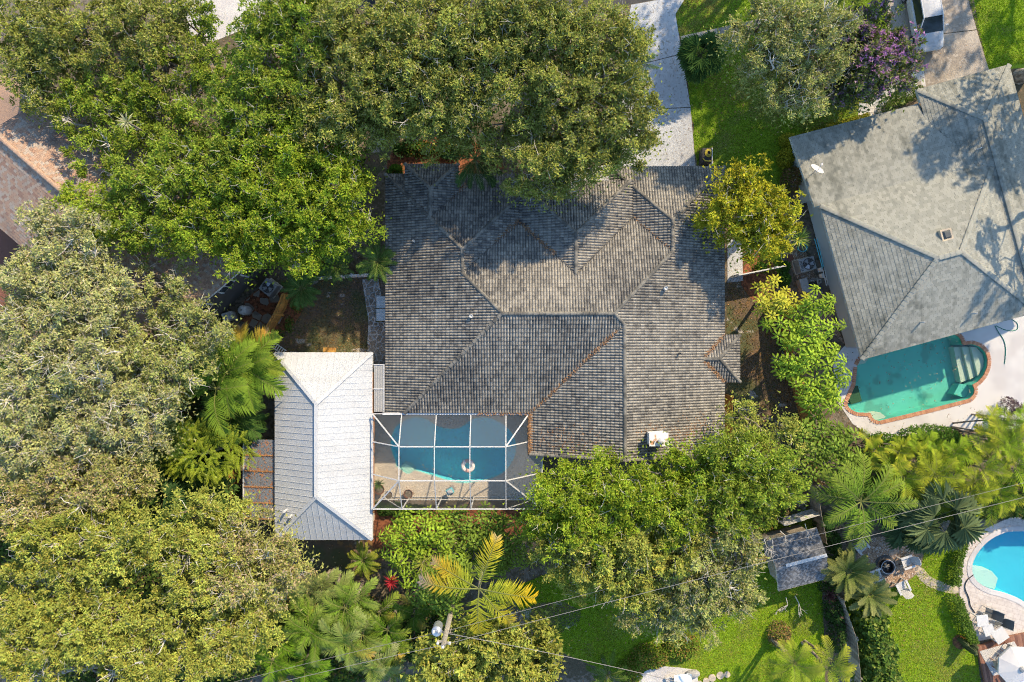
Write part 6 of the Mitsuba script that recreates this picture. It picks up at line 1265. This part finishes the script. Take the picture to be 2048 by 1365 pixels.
shrub('dark_shrub', 'dark green shrubs under the pool cage wall by the pool house', bx_([(752,1004),(800,1006),(850,1012),(850,1022),(760,1030)]), .8, (0.072, 0.137, 0.029), None, 0, 700, .14, .09, seed=9, cat='shrub')
shrub('garden_shrub', 'green shrub row between the dark umbrella trees and the tall palms', unary_union([ell(1735,920,46,40), ell(1700,965,60,34), ell(1760,960,44,40), ell(1790,1000,40,30)]), 2.8, (0.078, 0.156, 0.029), (0.156, 0.221, 0.039), .2, 420, .17, .1, seed=10, cat='shrub')
shrub('garden_shrub', 'dark green shrubs along the edge of the teal pool deck', unary_union([ell(1760,885,36,22), ell(1850,868,60,20), ell(1900,905,50,30)]), 1.7, (0.072, 0.156, 0.023), (0.130, 0.221, 0.039), .3, 600, .14, .09, seed=11, cat='shrub')
shrub('garden_shrub', 'dark greenery under the palm row above the azure pool', unary_union([ell(1850,1000,90,40), ell(1960,1000,110,36), ell(2060,980,60,60)]), 1.8, (0.058, 0.111, 0.026), (0.130, 0.130, 0.039), .15, 420, .18, .1, seed=12, cat='shrub')
shrub('garden_shrub', 'low sunlit shrubs at the edge of the small patio by the blue tarpaulin', unary_union([ell(1300,1310,40,26), ell(1360,1290,36,30), ell(1260,1340,26,30)]), .9, (0.156, 0.234, 0.033), (0.325, 0.208, 0.065), .22, 500, .13, .09, seed=13, cat='shrub', wob=.2)
shrub('garden_shrub', 'orange tinged round shrub in the middle lawn', ell(1555,1265,24,26), 1.1, (0.169, 0.169, 0.065), (0.364, 0.208, 0.091), .35, 600, .14, .06, seed=14, cat='shrub')
shrub('understory', 'dark shrubs under the front yard oaks beside the tile house', unary_union([ell(830,300,44,16), ell(900,300,30,20), ell(790,345,16,9)]), .9, (0.065, 0.130, 0.023), (0.286, 0.156, 0.039), .15, 600, .16, .11, seed=15, cat='shrub')
shrub('boxwood', 'round clipped green bush at the north west corner of the tile house', ell(793,341,15,11), 1.0, (0.104, 0.208, 0.026), None, 0, 1500, .08, .06, seed=16, cat='shrub')
shrub('red_shrub', 'dark red leaved shrub by the white fence and the small palms', unary_union([ell(628,535,26,15), ell(650,552,14,8)]), 1.1, (0.169, 0.039, 0.039), (0.078, 0.104, 0.026), .25, 700, .16, .07, seed=17, cat='shrub')
shrub('border_plants', 'low green border plants along the yellow fence in the back yard', unary_union([ell(597,612,12,14), ell(580,650,8,16), ell(562,668,8,8)]), .6, (0.085, 0.156, 0.029), (0.130, 0.182, 0.039), .2, 500, .18, .06, seed=18, cat='plants')
shrub('garden_shrub', 'green shrubs beside the pool pump of the shingle house', unary_union([ell(1565,560,14,16), ell(1568,535,10,12), ell(1520,535,12,9)]), 1.0, (0.065, 0.143, 0.026), None, 0, 600, .16, .1, seed=19, cat='shrub')
shrub('garden_shrub', 'dark shrub at the corner of the garden shed, towards the trees', unary_union([ell(1640,1050,18,26), ell(1660,1080,16,22), ell(1670,1110,14,16)]), 1.4, (0.052, 0.104, 0.026), None, 0, 500, .17, .1, seed=20, cat='shrub')
shrub('purple_plant', 'purple leaved plant at the edge of the white pool deck', ell(2002,812,14,20), 2.4, (0.117, 0.078, 0.091), (0.208, 0.169, 0.130), .3, 700, .14, .07, seed=21, cat='plant')
shrub('understory', 'dark undergrowth in the woods left of the pool house', unary_union([ell(420,850,90,100), ell(330,960,110,80), ell(470,1000,30,30)]), 1.2, (0.052, 0.104, 0.026), (0.156, 0.104, 0.039), .12, 160, .24, .14, seed=22, cat='shrub')
shrub('understory', 'dark undergrowth below the curling palms at the bottom', unary_union([ell(680,1270,150,90), ell(840,1260,60,60)]), 1.3, (0.058, 0.111, 0.026), (0.156, 0.117, 0.039), .12, 160, .24, .14, seed=23, cat='shrub')
shrub('understory', 'dark undergrowth in the bottom left woods', unary_union([ell(150,1100,190,200), ell(300,1250,330,130), ell(80,800,110,110)]), 1.2, (0.085, 0.14, 0.03), (0.156, 0.117, 0.052), .12, 90, .3, .18, seed=24, cat='shrub')
shrub('understory', 'undergrowth in the front yard between the oaks', unary_union([ell(540,160,90,60), ell(470,300,90,50), ell(690,310,50,40), ell(640,480,60,40), ell(1080,250,60,50)]), 1.0, (0.078, 0.130, 0.026), (0.260, 0.130, 0.052), .18, 90, .28, .16, seed=25, cat='shrub')
shrub('understory', 'green undergrowth below the bright oaks south of the tile house', unary_union([ell(1300,1060,150,60), ell(1480,1010,90,60)]), 1.0, (0.072, 0.130, 0.026), (0.260, 0.130, 0.052), .15, 90, .26, .15, seed=26, cat='shrub')
spiky('red_bromeliad', 'bright red spiky bromeliad beside the umbrella plants', 783, 1163, 2.6, 26, .55, (0.420, 0.039, 0.046), seed=1, w=.07)
spiky('spiky_plant', 'spiky green yucca like plant beside the shingle house wall', 1596, 478, 2.2, 44, .85, (0.117, 0.208, 0.046), seed=2, w=.06, odd=(0.390, 0.390, 0.156))
spiky('red_bromeliad', 'dark magenta bromeliad right of the coconut palm', 1012, 1247, 1.0, 30, .5, (0.208, 0.033, 0.078), seed=3)
spiky('star_plant', 'yellowish star shaped plant between the umbrella plants and the coconut palm', 845, 1128, 3.3, 18, .8, (0.286, 0.286, 0.065), seed=4, w=.05, el=(.7, .0))
spiky('spiky_plant', 'dark red spiky plant beside the dark shrub bank at the lawn', 1658, 1190, 1.0, 30, .55, (0.091, 0.039, 0.039), seed=5)
spiky('air_plant', 'pale bromeliad perched in the oak over the brown roof', 255, 245, 8.0, 26, .6, (0.420, 0.420, 0.234), seed=6, w=.06)
spiky('red_bromeliad', 'small orange red bromeliad at the garage corner of the tile house', 1226, 352, 1.4, 18, .5, (0.420, 0.117, 0.039), seed=7)
spiky('spiky_plant', 'spiky green plant in the pool deck corner by the pool house', 757, 968, 1.0, 24, .5, (0.078, 0.156, 0.026), seed=8)
# bare fallen branches on the lawn beside the shed
rng = np.random.default_rng(3); k = thing('dead_branch', 'bare pale dead branch lying on the lawn below the garden shed', 'branch')
def twig_tree(mb, a, d, L, r, dep, rng):
    b = a + d * L; sticks(mb, [a], [b], r, r * .7, 5)
    if dep:
        for _ in range(2 + (rng.random() < .4)): twig_tree(mb, b, unit(d + rng.normal(0, .45, 3) * [1, 1, .4]), L * (.6 + .3 * rng.random()), r * .65, dep - 1, rng)
mb = MB()
for x, y, dx, dy in ((1572,1195,.2,-1), (1590,1192,.5,-1)): twig_tree(mb, P(x, y, .5), unit(np.array([dx, dy, .05])), .5, .035, 3, rng)
part(k, 'limb', mb, 'pale_bark')
k = thing('bare_branch', 'bare thin branches hanging over the garden shed roof', 'branch'); mb = MB()
for x, y, dx, dy in ((1528,1078,.3,-.9), (1545,1080,.1,-1), (1560,1062,.7,-.6), (1610,1048,.3,-1)): twig_tree(mb, P(x, y, 3.9), unit(np.array([dx, dy, -.1])), .4, .022, 3, rng)
part(k, 'limb', mb, 'pale_bark')
# ------------------------------------------------------------------ grass
grass('lawn_grass', 'sunlit short grass of the lawns in the lower right and the corners', [LAWN2, LAWN3, Polygon(PL([(1936,-10),(2060,-10),(2060,125),(1975,140)]))], 620, (0.27, 0.42, 0.018), (0.34, 0.33, 0.06), .35, 1)
grass('front_grass', 'front lawn grass with thin brown patches', [FRONT], 480, (0.20, 0.325, 0.020), (0.286, 0.221, 0.078), .7, 2)
grass('yard_grass', 'thin weedy grass of the bare yards', [SIDE, YARD], 150, (0.130, 0.163, 0.039), (0.260, 0.169, 0.065), .8, 3, L=.08)
# leaf litter on open ground
rng = np.random.default_rng(4); mb = MB(); q = rng.random((9000, 2)) * [60, 40] - [30, 20]; scatter_leaves(mb, np.column_stack([q, np.full(len(q), .03)]), rng, .09, ((0.390, 0.221, 0.104), (0.286, 0.169, 0.091), (0.420, 0.351, 0.208), (0.208, 0.130, 0.078)))
single('leaf_scatter', mb, 'orange_leaf', 'brown dry leaves scattered over the ground', 'leaves', kind='stuff')
